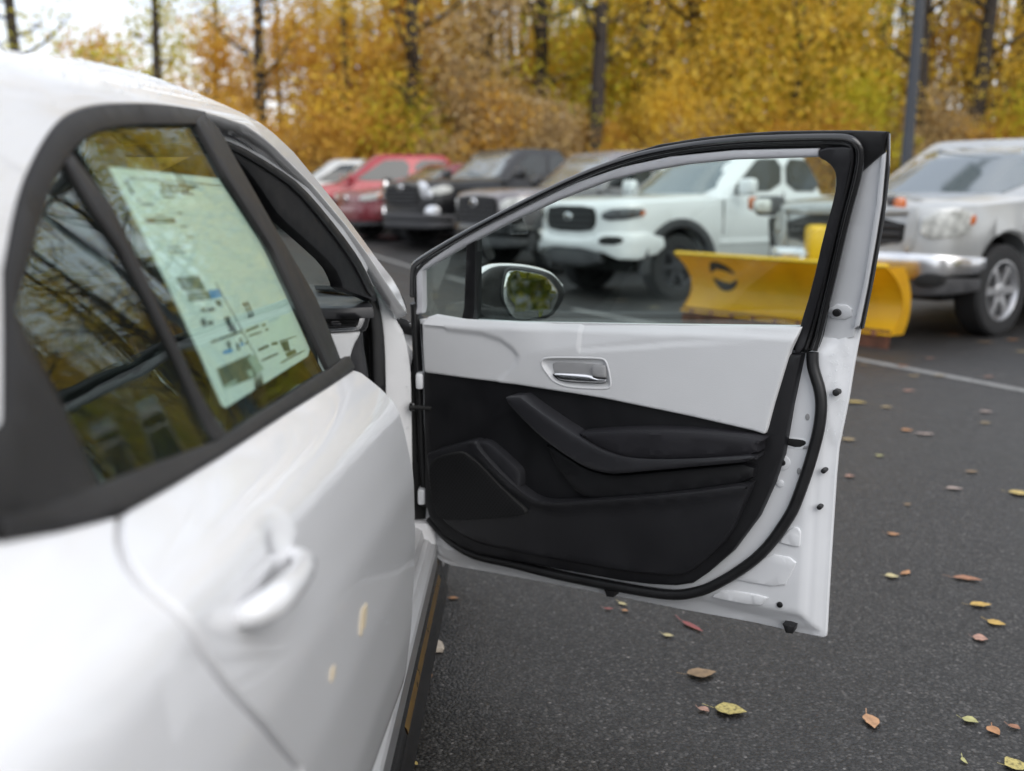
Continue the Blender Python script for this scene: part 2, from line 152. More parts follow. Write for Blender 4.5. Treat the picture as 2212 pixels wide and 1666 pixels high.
FLAT={'mglass':[(-0.0458,2.7866,1.0439),(-0.0413,2.7903,1.0511),(-0.0353,2.7951,1.0538),(-0.0158,2.8107,1.0542),(0.0411,2.8556,1.0417),(0.0648,2.874,1.0295),(0.0824,2.8875,1.0081),(0.0954,2.8973,0.9884),(0.0939,2.8956,0.9681),(0.0796,2.8835,0.9379),(0.0653,2.8719,0.9266),(0.026,2.8404,0.9209),(-0.011,2.811,0.9221),(-0.0278,2.798,0.9305),(-0.0413,2.7878,0.953),(-0.0503,2.7811,0.972),(-0.0532,2.7793,0.9903),(-0.0517,2.7811,1.0173)],
'mrim':[(-0.0472,2.7857,1.0575),(-0.0353,2.7954,1.0628),(-0.0142,2.8121,1.0624),(0.0489,2.8619,1.0474),(0.0695,2.878,1.0385),(0.1018,2.9026,0.9942),(0.1003,2.9008,0.9692),(0.0829,2.8859,0.9313),(0.0638,2.8704,0.9182),(0.026,2.8403,0.9155),(-0.0202,2.8037,0.9191),(-0.0353,2.7921,0.9358),(-0.0562,2.7765,0.9755),(-0.0592,2.7747,0.9968),(-0.0532,2.7806,1.0399)],
'mhous':[(-0.1259,2.7221,1.015),(-0.1223,2.7252,1.0236),(-0.1058,2.7389,1.0431),(-0.0869,2.7542,1.0575),(-0.0708,2.7672,1.0648),(-0.0502,2.7837,1.0678),(-0.0203,2.8074,1.0662),(0.0255,2.8436,1.0595),(0.0822,2.8882,1.0424),(0.1015,2.9032,1.0272),(0.1262,2.9219,0.9909),(0.1247,2.9203,0.9736),(0.1087,2.9067,0.9417),(0.0878,2.8895,0.9183),(0.0575,2.8652,0.9094),(-0.1278,2.7183,0.9264)],
'mcap':[(-0.1273,2.721,1.0165),(-0.1223,2.7255,1.0339),(-0.1057,2.7391,1.0512),(-0.0869,2.7544,1.0642),(-0.0649,2.772,1.0719),(-0.0502,2.7838,1.0729),(-0.0203,2.8075,1.0719),(0.0255,2.8438,1.0659),(0.0821,2.8883,1.0489),(0.108,2.9083,1.0267),(0.1295,2.9245,0.9907),(0.1049,2.9055,1.0128),(0.0822,2.8881,1.0361),(0.0255,2.8435,1.0533),(-0.0203,2.8072,1.0605),(-0.0502,2.7835,1.0621),(-0.0869,2.754,1.0494),(-0.1087,2.7362,1.03)],
'gutter':[(-0.5208,1.6689,1.3892),(-0.5088,1.7195,1.3867),(-0.4956,1.7748,1.384),(-0.4781,1.85,1.3753),(-0.4536,1.962,1.341),(-0.4196,2.1229,1.2755),(-0.3832,2.3013,1.1886),(-0.3548,2.4423,1.114),(-0.3566,2.4381,1.1036),(-0.3669,2.3875,1.1281),(-0.3885,2.2792,1.1883),(-0.4155,2.1461,1.2563),(-0.4473,1.9959,1.3153),(-0.4758,1.8677,1.3489),(-0.5008,1.7617,1.3573),(-0.5129,1.7096,1.3637),(-0.5224,1.6698,1.3669)],
'flange':[(-0.5201,1.6774,1.3716),(-0.5106,1.7176,1.3685),(-0.4984,1.7701,1.3622),(-0.4731,1.8771,1.3541),(-0.4443,2.0066,1.3208),(-0.4121,2.1585,1.2619),(-0.3847,2.2932,1.1938),(-0.3628,2.4029,1.1336),(-0.3523,2.4542,1.109),(-0.3636,2.4212,1.0652),(-0.3505,2.4891,1.0223),(-0.3663,2.4011,1.0933),(-0.3801,2.3298,1.139),(-0.4081,2.1899,1.2148),(-0.4327,2.0699,1.2724),(-0.4561,1.9629,1.3053),(-0.4889,1.8161,1.3411),(-0.5075,1.7381,1.345)],
'oseal':[(-0.5071,1.7394,1.3458),(-0.4885,1.8176,1.342),(-0.4556,1.9646,1.3061),(-0.4322,2.0718,1.2733),(-0.4075,2.192,1.2157),(-0.3794,2.3323,1.1399),(-0.3656,2.4037,1.0941),(-0.3498,2.4919,1.0232),(-0.3592,2.4558,1.0146),(-0.3745,2.3702,1.085),(-0.3878,2.3007,1.1305),(-0.415,2.1642,1.2059),(-0.439,2.0469,1.2635),(-0.4618,1.9422,1.2965),(-0.4939,1.7983,1.3328),(-0.5121,1.7217,1.3369)],
'ptrim':[(-0.5075,1.7381,1.345),(-0.4889,1.8161,1.3411),(-0.4561,1.9629,1.3053),(-0.4327,2.0699,1.2724),(-0.4081,2.1899,1.2148),(-0.3801,2.3298,1.139),(-0.3663,2.4011,1.0933),(-0.3505,2.4891,1.0223),(-0.3494,2.5014,0.9978),(-0.3625,2.4417,1.0149),(-0.3948,2.2979,1.0487),(-0.3957,2.2885,1.0657),(-0.4037,2.2432,1.1042),(-0.43,2.1171,1.1602),(-0.4567,1.9901,1.2129),(-0.4658,1.9425,1.2441),(-0.4729,1.9042,1.2722),(-0.4863,1.8364,1.3109)],
'hinge_post':[(-0.4125,2.6175,1.1035),(-0.4001,2.6222,1.0779),(-0.3729,2.6323,1.0133),(-0.3586,2.6376,0.953),(-0.3524,2.6399,0.8756),(-0.3528,2.6398,0.7493),(-0.3618,2.6364,0.321),(-0.2887,2.6636,0.3116),(-0.2882,2.6638,0.5602),(-0.2874,2.6641,0.7447),(-0.2885,2.6637,0.8215),(-0.2997,2.6595,0.898),(-0.3272,2.6493,0.9504),(-0.382,2.6289,1.0971)],
'post_seal':[(-0.4001,2.6222,1.0779),(-0.3729,2.6323,1.0133),(-0.3586,2.6376,0.953),(-0.3524,2.6399,0.8756),(-0.3516,2.6402,0.7492),(-0.3555,2.6388,0.5666),(-0.3875,2.6268,0.5696),(-0.3847,2.6279,0.6921),(-0.3844,2.628,0.8523),(-0.3867,2.6271,0.9436),(-0.3953,2.6239,1.0024),(-0.4155,2.6164,1.0726)],
'patch':[(-0.3833,2.6134,1.0935),(-0.3623,2.6212,1.0999),(-0.3518,2.6251,1.0766),(-0.3004,2.6443,0.9629),(-0.3275,2.6342,0.9569)],
'cornerglass':[(-0.3628,2.641,1.094),(-0.3544,2.6442,1.0753),(-0.3287,2.6537,1.0161),(-0.3026,2.6635,0.9607),(-0.2955,2.6661,0.9723),(-0.3152,2.6588,1.0168)],
'gap':[(-0.3054,2.6868,0.5541),(-0.2913,2.6921,0.8266),(-0.2634,2.7025,0.825),(-0.2555,2.7054,0.2969),(-0.3098,2.6852,0.3039)],
'vent_out':[(-0.5153,2.4101,0.9961),(-0.4646,2.4178,0.9935),(-0.4091,2.4262,0.9895),(-0.3712,2.4319,0.9866),(-0.3664,2.4327,0.9828),(-0.3686,2.4323,0.9663),(-0.3767,2.4311,0.948),(-0.3881,2.4294,0.9399),(-0.4485,2.4202,0.9392),(-0.5174,2.4098,0.9368)],
'vent_in':[(-0.5156,2.4101,0.9884),(-0.4648,2.4178,0.9862),(-0.4093,2.4262,0.9826),(-0.3803,2.4306,0.9803),(-0.3782,2.4309,0.9766),(-0.3841,2.43,0.955),(-0.3901,2.4291,0.9501),(-0.4483,2.4203,0.9465),(-0.5171,2.4098,0.945)],
'vent_tab':[(-0.4463,2.4206,0.9667),(-0.4267,2.4235,0.9668),(-0.4202,2.4245,0.9603),(-0.4226,2.4241,0.9534),(-0.4436,2.421,0.9547)],
'vent_bar':[(-0.4233,2.424,0.9622),(-0.3821,2.4303,0.9628),(-0.3831,2.4301,0.9582),(-0.4234,2.424,0.9576)],
'dash_face':[(-0.5462,2.4254,0.9898),(-0.4706,2.4369,0.9905),(-0.3697,2.4522,0.9834),(-0.3601,2.4536,0.9869),(-0.3596,2.4537,0.9684),(-0.3685,2.4523,0.9383),(-0.3823,2.4503,0.9315),(-0.3632,2.4532,0.7849),(-0.5555,2.424,0.7428)],
'dash_white':[(-0.4776,2.4158,0.9333),(-0.4419,2.4212,0.9353),(-0.3791,2.4307,0.9392),(-0.383,2.4301,0.9273),(-0.3933,2.4286,0.9113),(-0.4021,2.4273,0.8882),(-0.4062,2.4266,0.8697),(-0.4082,2.4263,0.8276),(-0.481,2.4153,0.8295)],
'dash_top':[(-0.6636,2.959,1),(-0.6019,2.9284,1),(-0.5006,2.8988,1),(-0.4382,2.728,1),(-0.3936,2.6002,1),(-0.3627,2.4613,1),(-0.3422,2.3283,1),(-0.4525,2.343,1),(-0.5346,2.3745,1)],
'grille_top':[(-0.5375,2.7119,1.005),(-0.4809,2.6803,1.005),(-0.4152,2.5988,1.005),(-0.4364,2.5936,1.005),(-0.5152,2.6485,1.005)]}
GROUND={'leaves':[(0.513,2.392,0.078,0.062,-16.4,'yellow speckled'),(0.475,2.593,0.081,0.058,9.1,'tan brown'),(0.499,2.899,0.093,0.021,-57.1,'red'),(0.421,2.837,0.035,0.021,-23.7,'pale yellow'),(0.839,2.34,0.07,0.037,-92.2,'orange tan'),(1.081,2.347,0.038,0.034,-34.4,'yellow green'),(1.121,2.299,0.043,0.034,-91.1,'orange'),(1.1,2.147,0.052,0.061,0.6,'yellow speckled'),(1.227,3.313,0.046,0.04,-14.2,'pale yellow'),(1.467,3.291,0.092,0.041,-17.6,'rust orange'),(1.416,3.07,0.066,0.043,0.6,'golden yellow'),(1.405,2.936,0.053,0.042,-39.9,'golden yellow'),(1.309,2.824,0.041,0.049,-26.7,'salmon'),(1.385,3.755,0.045,0.033,-16.2,'orange'),(2.108,4.299,0.089,0.079,-19.3,'yellow'),(2.024,6.241,0.117,0.071,-15.5,'yellow'),(2.061,5.49,0.064,0.056,0.6,'orange'),(2.122,5.403,0.098,0.047,-8.7,'pale pink'),(1.857,4.36,0.075,0.039,-10.9,'pale pink'),(1.469,4.557,0.046,0.039,0.6,'salmon'),(1.681,5.273,0.072,0.053,0.6,'tan yellow'),(2.159,6.104,0.066,0.053,0.6,'tan yellow'),(2.691,5.976,0.075,0.053,0.6,'pale pink'),(2.557,5.678,0.056,0.042,0.6,'tan yellow'),(2.787,7.584,0.088,0.054,0.6,'rust orange'),(3.218,7.141,0.077,0.042,0.6,'salmon'),(2.48,6.621,0.083,0.048,0.6,'salmon'),(2.718,7.191,0.084,0.041,0.6,'tan yellow'),(2.898,7.193,0.084,0.042,0.6,'tan yellow'),(0.312,3.07,0.035,0.018,-45.6,'pale yellow'),(0.265,3.032,0.034,0.013,-7.1,'red'),(0.313,3.015,0.023,0.017,-24.6,'orange'),(-0.216,3.109,0.035,0.018,-7.2,'orange'),(-0.255,3.056,0.02,0.018,0.6,'salmon'),(-0.247,2.572,0.032,0.023,-57.6,'orange'),(-0.238,2.142,0.021,0.013,-53.2,'yellow'),(3.993,8.319,0.096,0.062,0.6,'tan yellow'),(3.932,8.842,0.157,0.065,0.6,'tan brown'),(4.233,8.986,0.112,0.066,0.6,'orange'),(1.458,11.526,0.153,0.054,0.6,'pale yellow'),(1.171,12.273,0.16,0.058,0.6,'tan yellow'),(0.447,2.394,0.032,0.025,-40.2,'salmon'),(1.284,3.353,0.055,0.025,45.9,'orange'),(1.173,2.317,0.03,0.023,-47.1,'rust orange'),(0.994,2.165,0.03,0.011,-88.1,'yellow green'),(3.834,9.278,0.124,0.054,0.6,'orange'),(3.125,7.955,0.071,0.046,0.6,'salmon'),(2.516,7.623,0.075,0.043,0.6,'tan brown'),(-1.076,12.805,0.114,0.051,0.6,'yellow'),(-0.789,11.503,0.112,0.046,0.6,'tan yellow'),(-1.17,13.938,0.111,0.047,0.6,'tan yellow'),(1.728,4.936,0.04,0.036,0.6,'yellow green'),(1.573,4.133,0.034,0.024,0.6,'tan brown'),(2.05,4.642,0.063,0.035,0.6,'tan brown')],
'chip':[(-0.258,2.782),(-0.227,2.776),(-0.214,2.713),(-0.236,2.721),(-0.252,2.718)]}
# ---------------------------------------------------------------- materials
def new_mat(name):
    m = bpy.data.materials.new(name)
    m.use_nodes = True
    nt = m.node_tree
    b = nt.nodes.get('Principled BSDF')
    return m, nt, b

def noise(nt, scale, detail=4, rough=0.55, coord='Object', stretch=None):
    t = nt.nodes.new('ShaderNodeTexCoord')
    n = nt.nodes.new('ShaderNodeTexNoise')
    n.inputs['Scale'].default_value = scale
    n.inputs['Detail'].default_value = detail
    n.inputs['Roughness'].default_value = rough
    if stretch:
        mpn = nt.nodes.new('ShaderNodeMapping')
        mpn.inputs['Scale'].default_value = stretch
        nt.links.new(t.outputs[coord], mpn.inputs['Vector'])
        nt.links.new(mpn.outputs['Vector'], n.inputs['Vector'])
    else:
        nt.links.new(t.outputs[coord], n.inputs['Vector'])
    return n

def ramp(nt, src, stops):
    r = nt.nodes.new('ShaderNodeValToRGB')
    while len(r.color_ramp.elements) < len(stops):
        r.color_ramp.elements.new(0.5)
    for e, (p, c) in zip(r.color_ramp.elements, stops):
        e.position = p
        e.color = (*c, 1)
    nt.links.new(src, r.inputs['Fac'])
    return r

def bump(nt, b, src, strength, dist=0.01):
    n = nt.nodes.new('ShaderNodeBump')
    n.inputs['Strength'].default_value = strength
    n.inputs['Distance'].default_value = dist
    nt.links.new(src, n.inputs['Height'])
    nt.links.new(n.outputs['Normal'], b.inputs['Normal'])

def mat(name, color, rough=0.5, metal=0.0, coat=0.0, vary=0.0, vscale=8, bmp=0.0, bscale=300, spec=0.5, bdist=0.001):
    m, nt, b = new_mat(name)
    b.inputs['Base Color'].default_value = (*color, 1)
    b.inputs['Roughness'].default_value = rough
    b.inputs['Metallic'].default_value = metal
    b.inputs['Coat Weight'].default_value = coat
    b.inputs['Coat Roughness'].default_value = 0.04
    b.inputs['Specular IOR Level'].default_value = spec
    if vary:
        n = noise(nt, vscale)
        r = ramp(nt, n.outputs['Fac'], [(0.3, [c * (1 - vary) for c in color]), (0.7, [min(1, c * (1 + vary)) for c in color])])
        nt.links.new(r.outputs['Color'], b.inputs['Base Color'])
        rr = ramp(nt, n.outputs['Fac'], [(0.3, [max(0.02, rough * 0.85)] * 3), (0.7, [min(1, rough * 1.15)] * 3)])
        nt.links.new(rr.outputs['Color'], b.inputs['Roughness'])
    if bmp:
        n2 = noise(nt, bscale, 3)
        bump(nt, b, n2.outputs['Fac'], bmp, bdist)
    return m

def glass_mat(name, tint, rough=0.0, body=0.0, body_col=(0, 0, 0)):
    m, nt, b = new_mat(name)
    nt.nodes.remove(b)
    out = nt.nodes.get('Material Output')
    tr = nt.nodes.new('ShaderNodeBsdfTransparent')
    tr.inputs['Color'].default_value = (*tint, 1)
    gl = nt.nodes.new('ShaderNodeBsdfGlossy')
    gl.inputs['Roughness'].default_value = rough
    gl.inputs['Color'].default_value = (0.93, 1.0, 0.97, 1)
    geo = nt.nodes.new('ShaderNodeNewGeometry')
    ior = nt.nodes.new('ShaderNodeMapRange')
    ior.inputs['To Min'].default_value = 1.5
    ior.inputs['To Max'].default_value = 1 / 1.5
    nt.links.new(geo.outputs['Backfacing'], ior.inputs['Value'])
    fr = nt.nodes.new('ShaderNodeFresnel')
    nt.links.new(ior.outputs['Result'], fr.inputs['IOR'])
    mix = nt.nodes.new('ShaderNodeMixShader')
    nt.links.new(fr.outputs['Fac'], mix.inputs['Fac'])
    nt.links.new(tr.outputs['BSDF'], mix.inputs[1])
    nt.links.new(gl.outputs['BSDF'], mix.inputs[2])
    nt.links.new(mix.outputs['Shader'], out.inputs['Surface'])
    return m

def leaf_mat(name, cols, trans=0.35):
    m, nt, b = new_mat(name)
    nt.nodes.remove(b)
    out = nt.nodes.get('Material Output')
    geo = nt.nodes.new('ShaderNodeNewGeometry')
    st = [(i / max(1, len(cols) - 1), c) for i, c in enumerate(cols)]
    r = ramp(nt, geo.outputs['Random Per Island'], st)
    d = nt.nodes.new('ShaderNodeBsdfDiffuse')
    t = nt.nodes.new('ShaderNodeBsdfTranslucent')
    mix = nt.nodes.new('ShaderNodeMixShader')
    mix.inputs['Fac'].default_value = trans
    nt.links.new(r.outputs['Color'], d.inputs['Color'])
    nt.links.new(r.outputs['Color'], t.inputs['Color'])
    nt.links.new(d.outputs['BSDF'], mix.inputs[1])
    nt.links.new(t.outputs['BSDF'], mix.inputs[2])
    nt.links.new(mix.outputs['Shader'], out.inputs['Surface'])
    return m

MT = {}
MT['paint'] = mat('white_paint', (0.74, 0.74, 0.75), 0.32, coat=0.9, vary=0.012, vscale=1.5)
MT['primer'] = mat('white_inner_paint', (0.70, 0.71, 0.73), 0.38, coat=0.45, vary=0.03, vscale=5)
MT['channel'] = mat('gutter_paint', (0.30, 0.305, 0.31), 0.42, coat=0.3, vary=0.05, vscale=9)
MT['trim'] = mat('black_trim', (0.012, 0.0112, 0.0115), 0.5, spec=0.35, vary=0.15, vscale=12, bmp=0.08, bscale=500)
MT['gloss_black'] = mat('gloss_black', (0.012, 0.012, 0.013), 0.16, coat=0.6)
MT['rubber'] = mat('black_rubber', (0.010, 0.010, 0.011), 0.42, vary=0.2, vscale=30)
MT['card'] = mat('black_grained_plastic', (0.0065, 0.0065, 0.008), 0.5, spec=0.4, vary=0.12, vscale=14, bmp=0.35, bscale=900)
MT['card_light'] = mat('charcoal_grained_plastic', (0.0155, 0.0155, 0.018), 0.42, spec=0.5, vary=0.1, vscale=10, bmp=0.35, bscale=900)
MT['pull'] = mat('charcoal_pull_plastic', (0.020, 0.020, 0.023), 0.36, spec=0.5, vary=0.1, vscale=10, bmp=0.15, bscale=900)
MT['pad'] = mat('black_soft_vinyl', (0.010, 0.0095, 0.0125), 0.58, spec=0.4, vary=0.12, vscale=14, bmp=0.4, bscale=700)
MT['insert'] = mat('pale_grey_soft_trim', (0.60, 0.605, 0.615), 0.58, vary=0.02, vscale=6, bmp=0.32, bscale=420, bdist=0.0012)
MT['garnish'] = mat('silver_grey_paint', (0.60, 0.60, 0.625), 0.40, coat=0.3)
MT['bowl'] = mat('mid_grey_plastic', (0.30, 0.30, 0.305), 0.45)
MT['chrome'] = mat('satin_chrome', (0.78, 0.78, 0.79), 0.24, metal=1.0)
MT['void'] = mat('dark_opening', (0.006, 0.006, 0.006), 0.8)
MT['mirror'] = mat('mirror_silver', (0.62, 0.66, 0.65), 0.01, metal=1.0)
MT['cabin'] = mat('dark_cabin_cloth', (0.012, 0.012, 0.013), 0.8, bmp=0.3, bscale=300)
MT['liner'] = mat('grey_headliner', (0.10, 0.10, 0.10), 0.85)
MT['glass'] = glass_mat('door_glass', (0.915, 0.972, 0.95))
MT['rglass'] = glass_mat('rear_door_glass', (0.88, 0.955, 0.925))
MT['wglass'] = glass_mat('windscreen_glass', (0.86, 0.95, 0.92))
MT['amber'] = mat('amber_gloss', (0.20, 0.11, 0.014), 0.3, coat=0.8, vary=0.35, vscale=18)
MT['tyre'] = mat('tyre_rubber', (0.018, 0.018, 0.019), 0.75, vary=0.15, vscale=20)
MT['alloy'] = mat('alloy_silver', (0.55, 0.55, 0.56), 0.28, metal=0.8)
MT['darkalloy'] = mat('dark_alloy', (0.10, 0.10, 0.11), 0.35, metal=0.7)
MT['paper'] = mat('sticker_paper', (0.80, 0.83, 0.79), 0.7)
for k_, c_ in dict(dark=(0.02, 0.015, 0.012), grey=(0.04, 0.045, 0.042), brown=(0.10, 0.07, 0.05), olive=(0.115, 0.12, 0.075), blue=(0.04, 0.27, 0.62), pale=(0.42, 0.48, 0.40)).items():
    MT['ink_' + k_] = mat('ink_' + k_, c_, 0.7)
MT['lamp'] = mat('headlamp_lens', (0.55, 0.56, 0.53), 0.12, coat=1.0, vary=0.4, vscale=14)
MT['darklamp'] = mat('smoked_lamp', (0.06, 0.06, 0.065), 0.1, coat=1.0, vary=0.4, vscale=14)
MT['orange'] = mat('orange_lens', (0.55, 0.13, 0.02), 0.15, coat=0.6)
MT['carglass'] = mat('parked_car_glass', (0.022, 0.028, 0.03), 0.05, spec=0.7)
MT['windscreen'] = mat('parked_windscreen', (0.10, 0.125, 0.13), 0.07, coat=1.0, spec=1.0)
MT['dark'] = mat('dark_underbody', (0.008, 0.008, 0.008), 0.8)
MT['grey_plastic'] = mat('grey_plastic', (0.045, 0.045, 0.048), 0.6, vary=0.1)
def plough_paint():
    m, nt, b = new_mat('plough_yellow')
    n1 = noise(nt, 2.5, 6, .6)
    n2 = noise(nt, 9, 8, .75, stretch=(1, 1, .35))
    base = ramp(nt, n1.outputs['Fac'], [(.3, (.80, .48, .012)), (.7, (.90, .57, .014))])
    chips = ramp(nt, n2.outputs['Fac'], [(.66, (0, 0, 0)), (.72, (1, 1, 1))])
    mxn = nt.nodes.new('ShaderNodeMixRGB')
    mxn.inputs['Color2'].default_value = (.25, .12, .05, 1)
    nt.links.new(chips.outputs['Color'], mxn.inputs['Fac'])
    nt.links.new(base.outputs['Color'], mxn.inputs['Color1'])
    nt.links.new(mxn.outputs['Color'], b.inputs['Base Color'])
    b.inputs['Roughness'].default_value = .42
    b.inputs['Coat Weight'].default_value = .25
    return m
MT['yellow'] = plough_paint()
MT['rust'] = mat('worn_steel', (0.20, 0.085, 0.05), 0.75, vary=0.4, vscale=10)
MT['pole'] = mat('dark_grey_pole', (0.045, 0.05, 0.06), 0.45, vary=0.12)
MT['bark'] = mat('bark', (0.042, 0.033, 0.027), 0.9, vary=0.45, vscale=7, bmp=0.8, bscale=30, bdist=0.02)

# ---------------------------------------------------------------- mesh helpers
def link(name, me, material=None, parent=None, mats=None):
    o = bpy.data.objects.new(name, me)
    COL.objects.link(o)
    if mats:
        for mm in mats:
            me.materials.append(mm)
    elif material is not None and len(me.materials) == 0:
        me.materials.append(material)
    if parent is not None:
        o.parent = parent
    return o

def from_bm(name, bm, material=None, parent=None, mats=None, ang=35, smooth=True):
    bmesh.ops.recalc_face_normals(bm, faces=bm.faces)
    me = bpy.data.meshes.new(name)
    bm.to_mesh(me)
    bm.free()
    if smooth:
        me.shade_smooth()
        me.set_sharp_from_angle(angle=math.radians(ang))
    return link(name, me, material, parent, mats)

def from_arrays(name, verts, faces, material=None, parent=None, smooth=False):
    me = bpy.data.meshes.new(name)
    me.from_pydata([tuple(v) for v in verts], [], [tuple(f) for f in faces])
    if smooth:
        me.shade_smooth()
    return link(name, me, material, parent)

def empty(name, loc=(0, 0, 0), rz=0.0):
    o = bpy.data.objects.new(name, None)
    COL.objects.link(o)
    o.location = loc
    o.rotation_euler = (0, 0, rz)
    o.empty_display_size = 0.2
    return o

def tag(o, label, cat, group=None):
    o['label'] = label
    o['category'] = cat
    if group:
        o['group'] = group
    return o

def chaikin(pts, n=1, closed=True):
    P = [tuple(p) for p in pts]
    for _ in range(n):
        Q = []
        m = len(P)
        rng = range(m if closed else m - 1)
        if not closed:
            Q.append(P[0])
        for i in rng:
            a, b = P[i], P[(i + 1) % m]
            Q.append(tuple(a[k] * .75 + b[k] * .25 for k in range(len(a))))
            Q.append(tuple(a[k] * .25 + b[k] * .75 for k in range(len(a))))
        if not closed:
            Q.append(P[-1])
        P = Q
    return P

def resample(pts, step, closed=True):
    out = []
    m = len(pts)
    for i in range(m if closed else m - 1):
        a, b = np.array(pts[i], float), np.array(pts[(i + 1) % m], float)
        L = np.linalg.norm(b - a)
        if L < 1e-6:
            continue
        k = max(1, int(math.ceil(L / step)))
        for j in range(k):
            out.append(tuple(a + (b - a) * j / k))
    if not closed:
        out.append(tuple(pts[-1]))
    return out

def inside(P, ring):
    P = np.asarray(P, float)
    R = np.asarray(ring, float)
    res = np.zeros(len(P), bool)
    x, y = P[:, 0], P[:, 1]
    j = len(R) - 1
    for i in range(len(R)):
        xi, yi = R[i]
        xj, yj = R[j]
        c = ((yi > y) != (yj > y)) & (x < (xj - xi) * (y - yi) / (yj - yi + 1e-15) + xi)
        res ^= c
        j = i
    return res

def area2(r):
    return sum(r[i][0] * r[(i + 1) % len(r)][1] - r[(i + 1) % len(r)][0] * r[i][1] for i in range(len(r)))

def inset(ring, r):
    n = len(ring)
    R = np.array(ring, float)
    s = 1 if area2(ring) > 0 else -1
    d = np.roll(R, -1, 0) - R
    d /= (np.linalg.norm(d, axis=1, keepdims=True) + 1e-12)
    nn = np.stack([-d[:, 1], d[:, 0]], 1) * s
    v = nn + np.roll(nn, 1, 0)
    L = np.linalg.norm(v, axis=1, keepdims=True)
    v = v / np.maximum(L, 1e-6)
    return [tuple(p) for p in R + v * r / np.maximum(L / 2, 0.5)]

def tri2d(ring, holes, step):
    """triangles filling a ring (minus holes), with grid points inside"""
    rings = [ring] + list(holes)
    V, Ed = [], []
    for rg in rings:
        b = len(V)
        V += [tuple(p) for p in rg]
        Ed += [(b + i, b + (i + 1) % len(rg)) for i in range(len(rg))]
    R = np.array(ring)
    if step:
        lo, hi = R.min(0), R.max(0)
        gx = np.arange(lo[0] + step * .5, hi[0], step)
        gy = np.arange(lo[1] + step * .5, hi[1], step)
        if len(gx) and len(gy):
            G = np.array([(x, y) for x in gx for y in gy])
            ok = inside(G, ring)
            for hh in holes:
                ok &= ~inside(G, hh)
            G = G[ok]
            B = np.array(V)
            if len(G):
                keep = []
                for g in G:
                    keep.append(((B - g) ** 2).sum(1).min() > (step * .45) ** 2)
                V += [tuple(g) for g in G[np.array(keep)]]
    vo, eo, fo, _, _, _ = delaunay_2d_cdt([Vector(v) for v in V], Ed, [], 0, 1e-7)
    vo = np.array([(v.x, v.y) for v in vo])
    fo = np.array([f for f in fo if len(f) == 3])
    c = vo[fo].mean(1)
    ok = inside(c, ring)
    for hh in holes:
        ok &= ~inside(c, hh)
    return vo, fo[ok]

def plate(name, outline, mapf, w0, w1, material, parent, r=0.002, step=0.02, smooth=0, hfun=None, holes=(), back=True, seg=0.012, ang=40, closed_mat=None):
    """a shaped slab: outline in (a, b), mapped by mapf(a, b, w), from depth w0 to w1 with a rounded front edge"""
    ring = chaikin(outline, smooth) if smooth else list(outline)
    if area2(ring) < 0:
        ring = ring[::-1]
    ring = resample(ring, seg)
    hs = [resample(chaikin(q, smooth) if smooth else q, seg) for q in holes]
    rin = inset(ring, r) if r else ring
    h = hfun or (lambda a, b: 0 * a)
    vo, fo = tri2d(rin, hs, step)
    bm = bmesh.new()
    def addring(rg, w, use_h=False):
        a = np.array([p[0] for p in rg]); b = np.array([p[1] for p in rg])
        ww = np.full(len(a), w) + (h(a, b) if use_h else 0)
        X = mapf(a, b, ww)
        return [bm.verts.new(p) for p in X]
    a, b = vo[:, 0], vo[:, 1]
    F = [bm.verts.new(p) for p in mapf(a, b, w1 + h(a, b))]
    for f in fo:
        try:
            bm.faces.new([F[i] for i in f])
        except ValueError:
            pass
    def wall(A_, B_):
        for i in range(len(A_)):
            j = (i + 1) % len(A_)
            try:
                bm.faces.new([A_[i], A_[j], B_[j], B_[i]])
            except ValueError:
                pass
    if r:
        e0 = addring(rin, w1, True)
        mid = [tuple(np.array(p) * .3 + np.array(q) * .7) for p, q in zip(rin, ring)]
        e1 = addring(mid, w1 - r * .3, True)
        e2 = addring(ring, w1 - r, True)
        wall(e0, e1); wall(e1, e2)
    else:
        e2 = addring(ring, w1, True)
    e3 = addring(ring, w0)
    wall(e2, e3)
    for q in hs:
        wall(addring(q, w1, True), addring(q, w0))
    if back:
        vb, fb = tri2d(ring, hs, step * 2 if step else 0)
        Bv = [bm.verts.new(p) for p in mapf(vb[:, 0], vb[:, 1], np.full(len(vb), w0))]
        for f in fb:
            try:
                bm.faces.new([Bv[i] for i in f])
            except ValueError:
                pass
    bmesh.ops.remove_doubles(bm, verts=bm.verts, dist=2e-5)
    return from_bm(name, bm, material, parent, ang=ang)

def tube_bm(bm, path, rad, seg=8, closed=False, caps=True, flat=1.0):
    P = [Vector(p) for p in path]
    n = len(P)
    rads = rad if isinstance(rad, (list, tuple)) else [rad] * n
    rings = []
    prev = None
    for i in range(n):
        if closed:
            t = P[(i + 1) % n] - P[i - 1]
        else:
            t = P[min(i + 1, n - 1)] - P[max(i - 1, 0)]
        if t.length < 1e-9:
            t = Vector((0, 0, 1))
        t.normalize()
        if prev is None:
            ref = Vector((0, 0, 1)) if abs(t.z) < .9 else Vector((1, 0, 0))
            u = t.cross(ref).normalized()
        else:
            u = (prev - t * prev.dot(t))
            u = u.normalized() if u.length > 1e-6 else t.orthogonal().normalized()
        prev = u
        v = t.cross(u)
        rings.append([bm.verts.new(P[i] + (u * math.cos(k * math.tau / seg) + v * math.sin(k * math.tau / seg) * flat) * rads[i]) for k in range(seg)])
    for i in range(n if closed else n - 1):
        A_, B_ = rings[i], rings[(i + 1) % n]
        for k in range(seg):
            bm.faces.new([A_[k], A_[(k + 1) % seg], B_[(k + 1) % seg], B_[k]])
    if caps and not closed:
        bm.faces.new(rings[0][::-1])
        bm.faces.new(rings[-1])

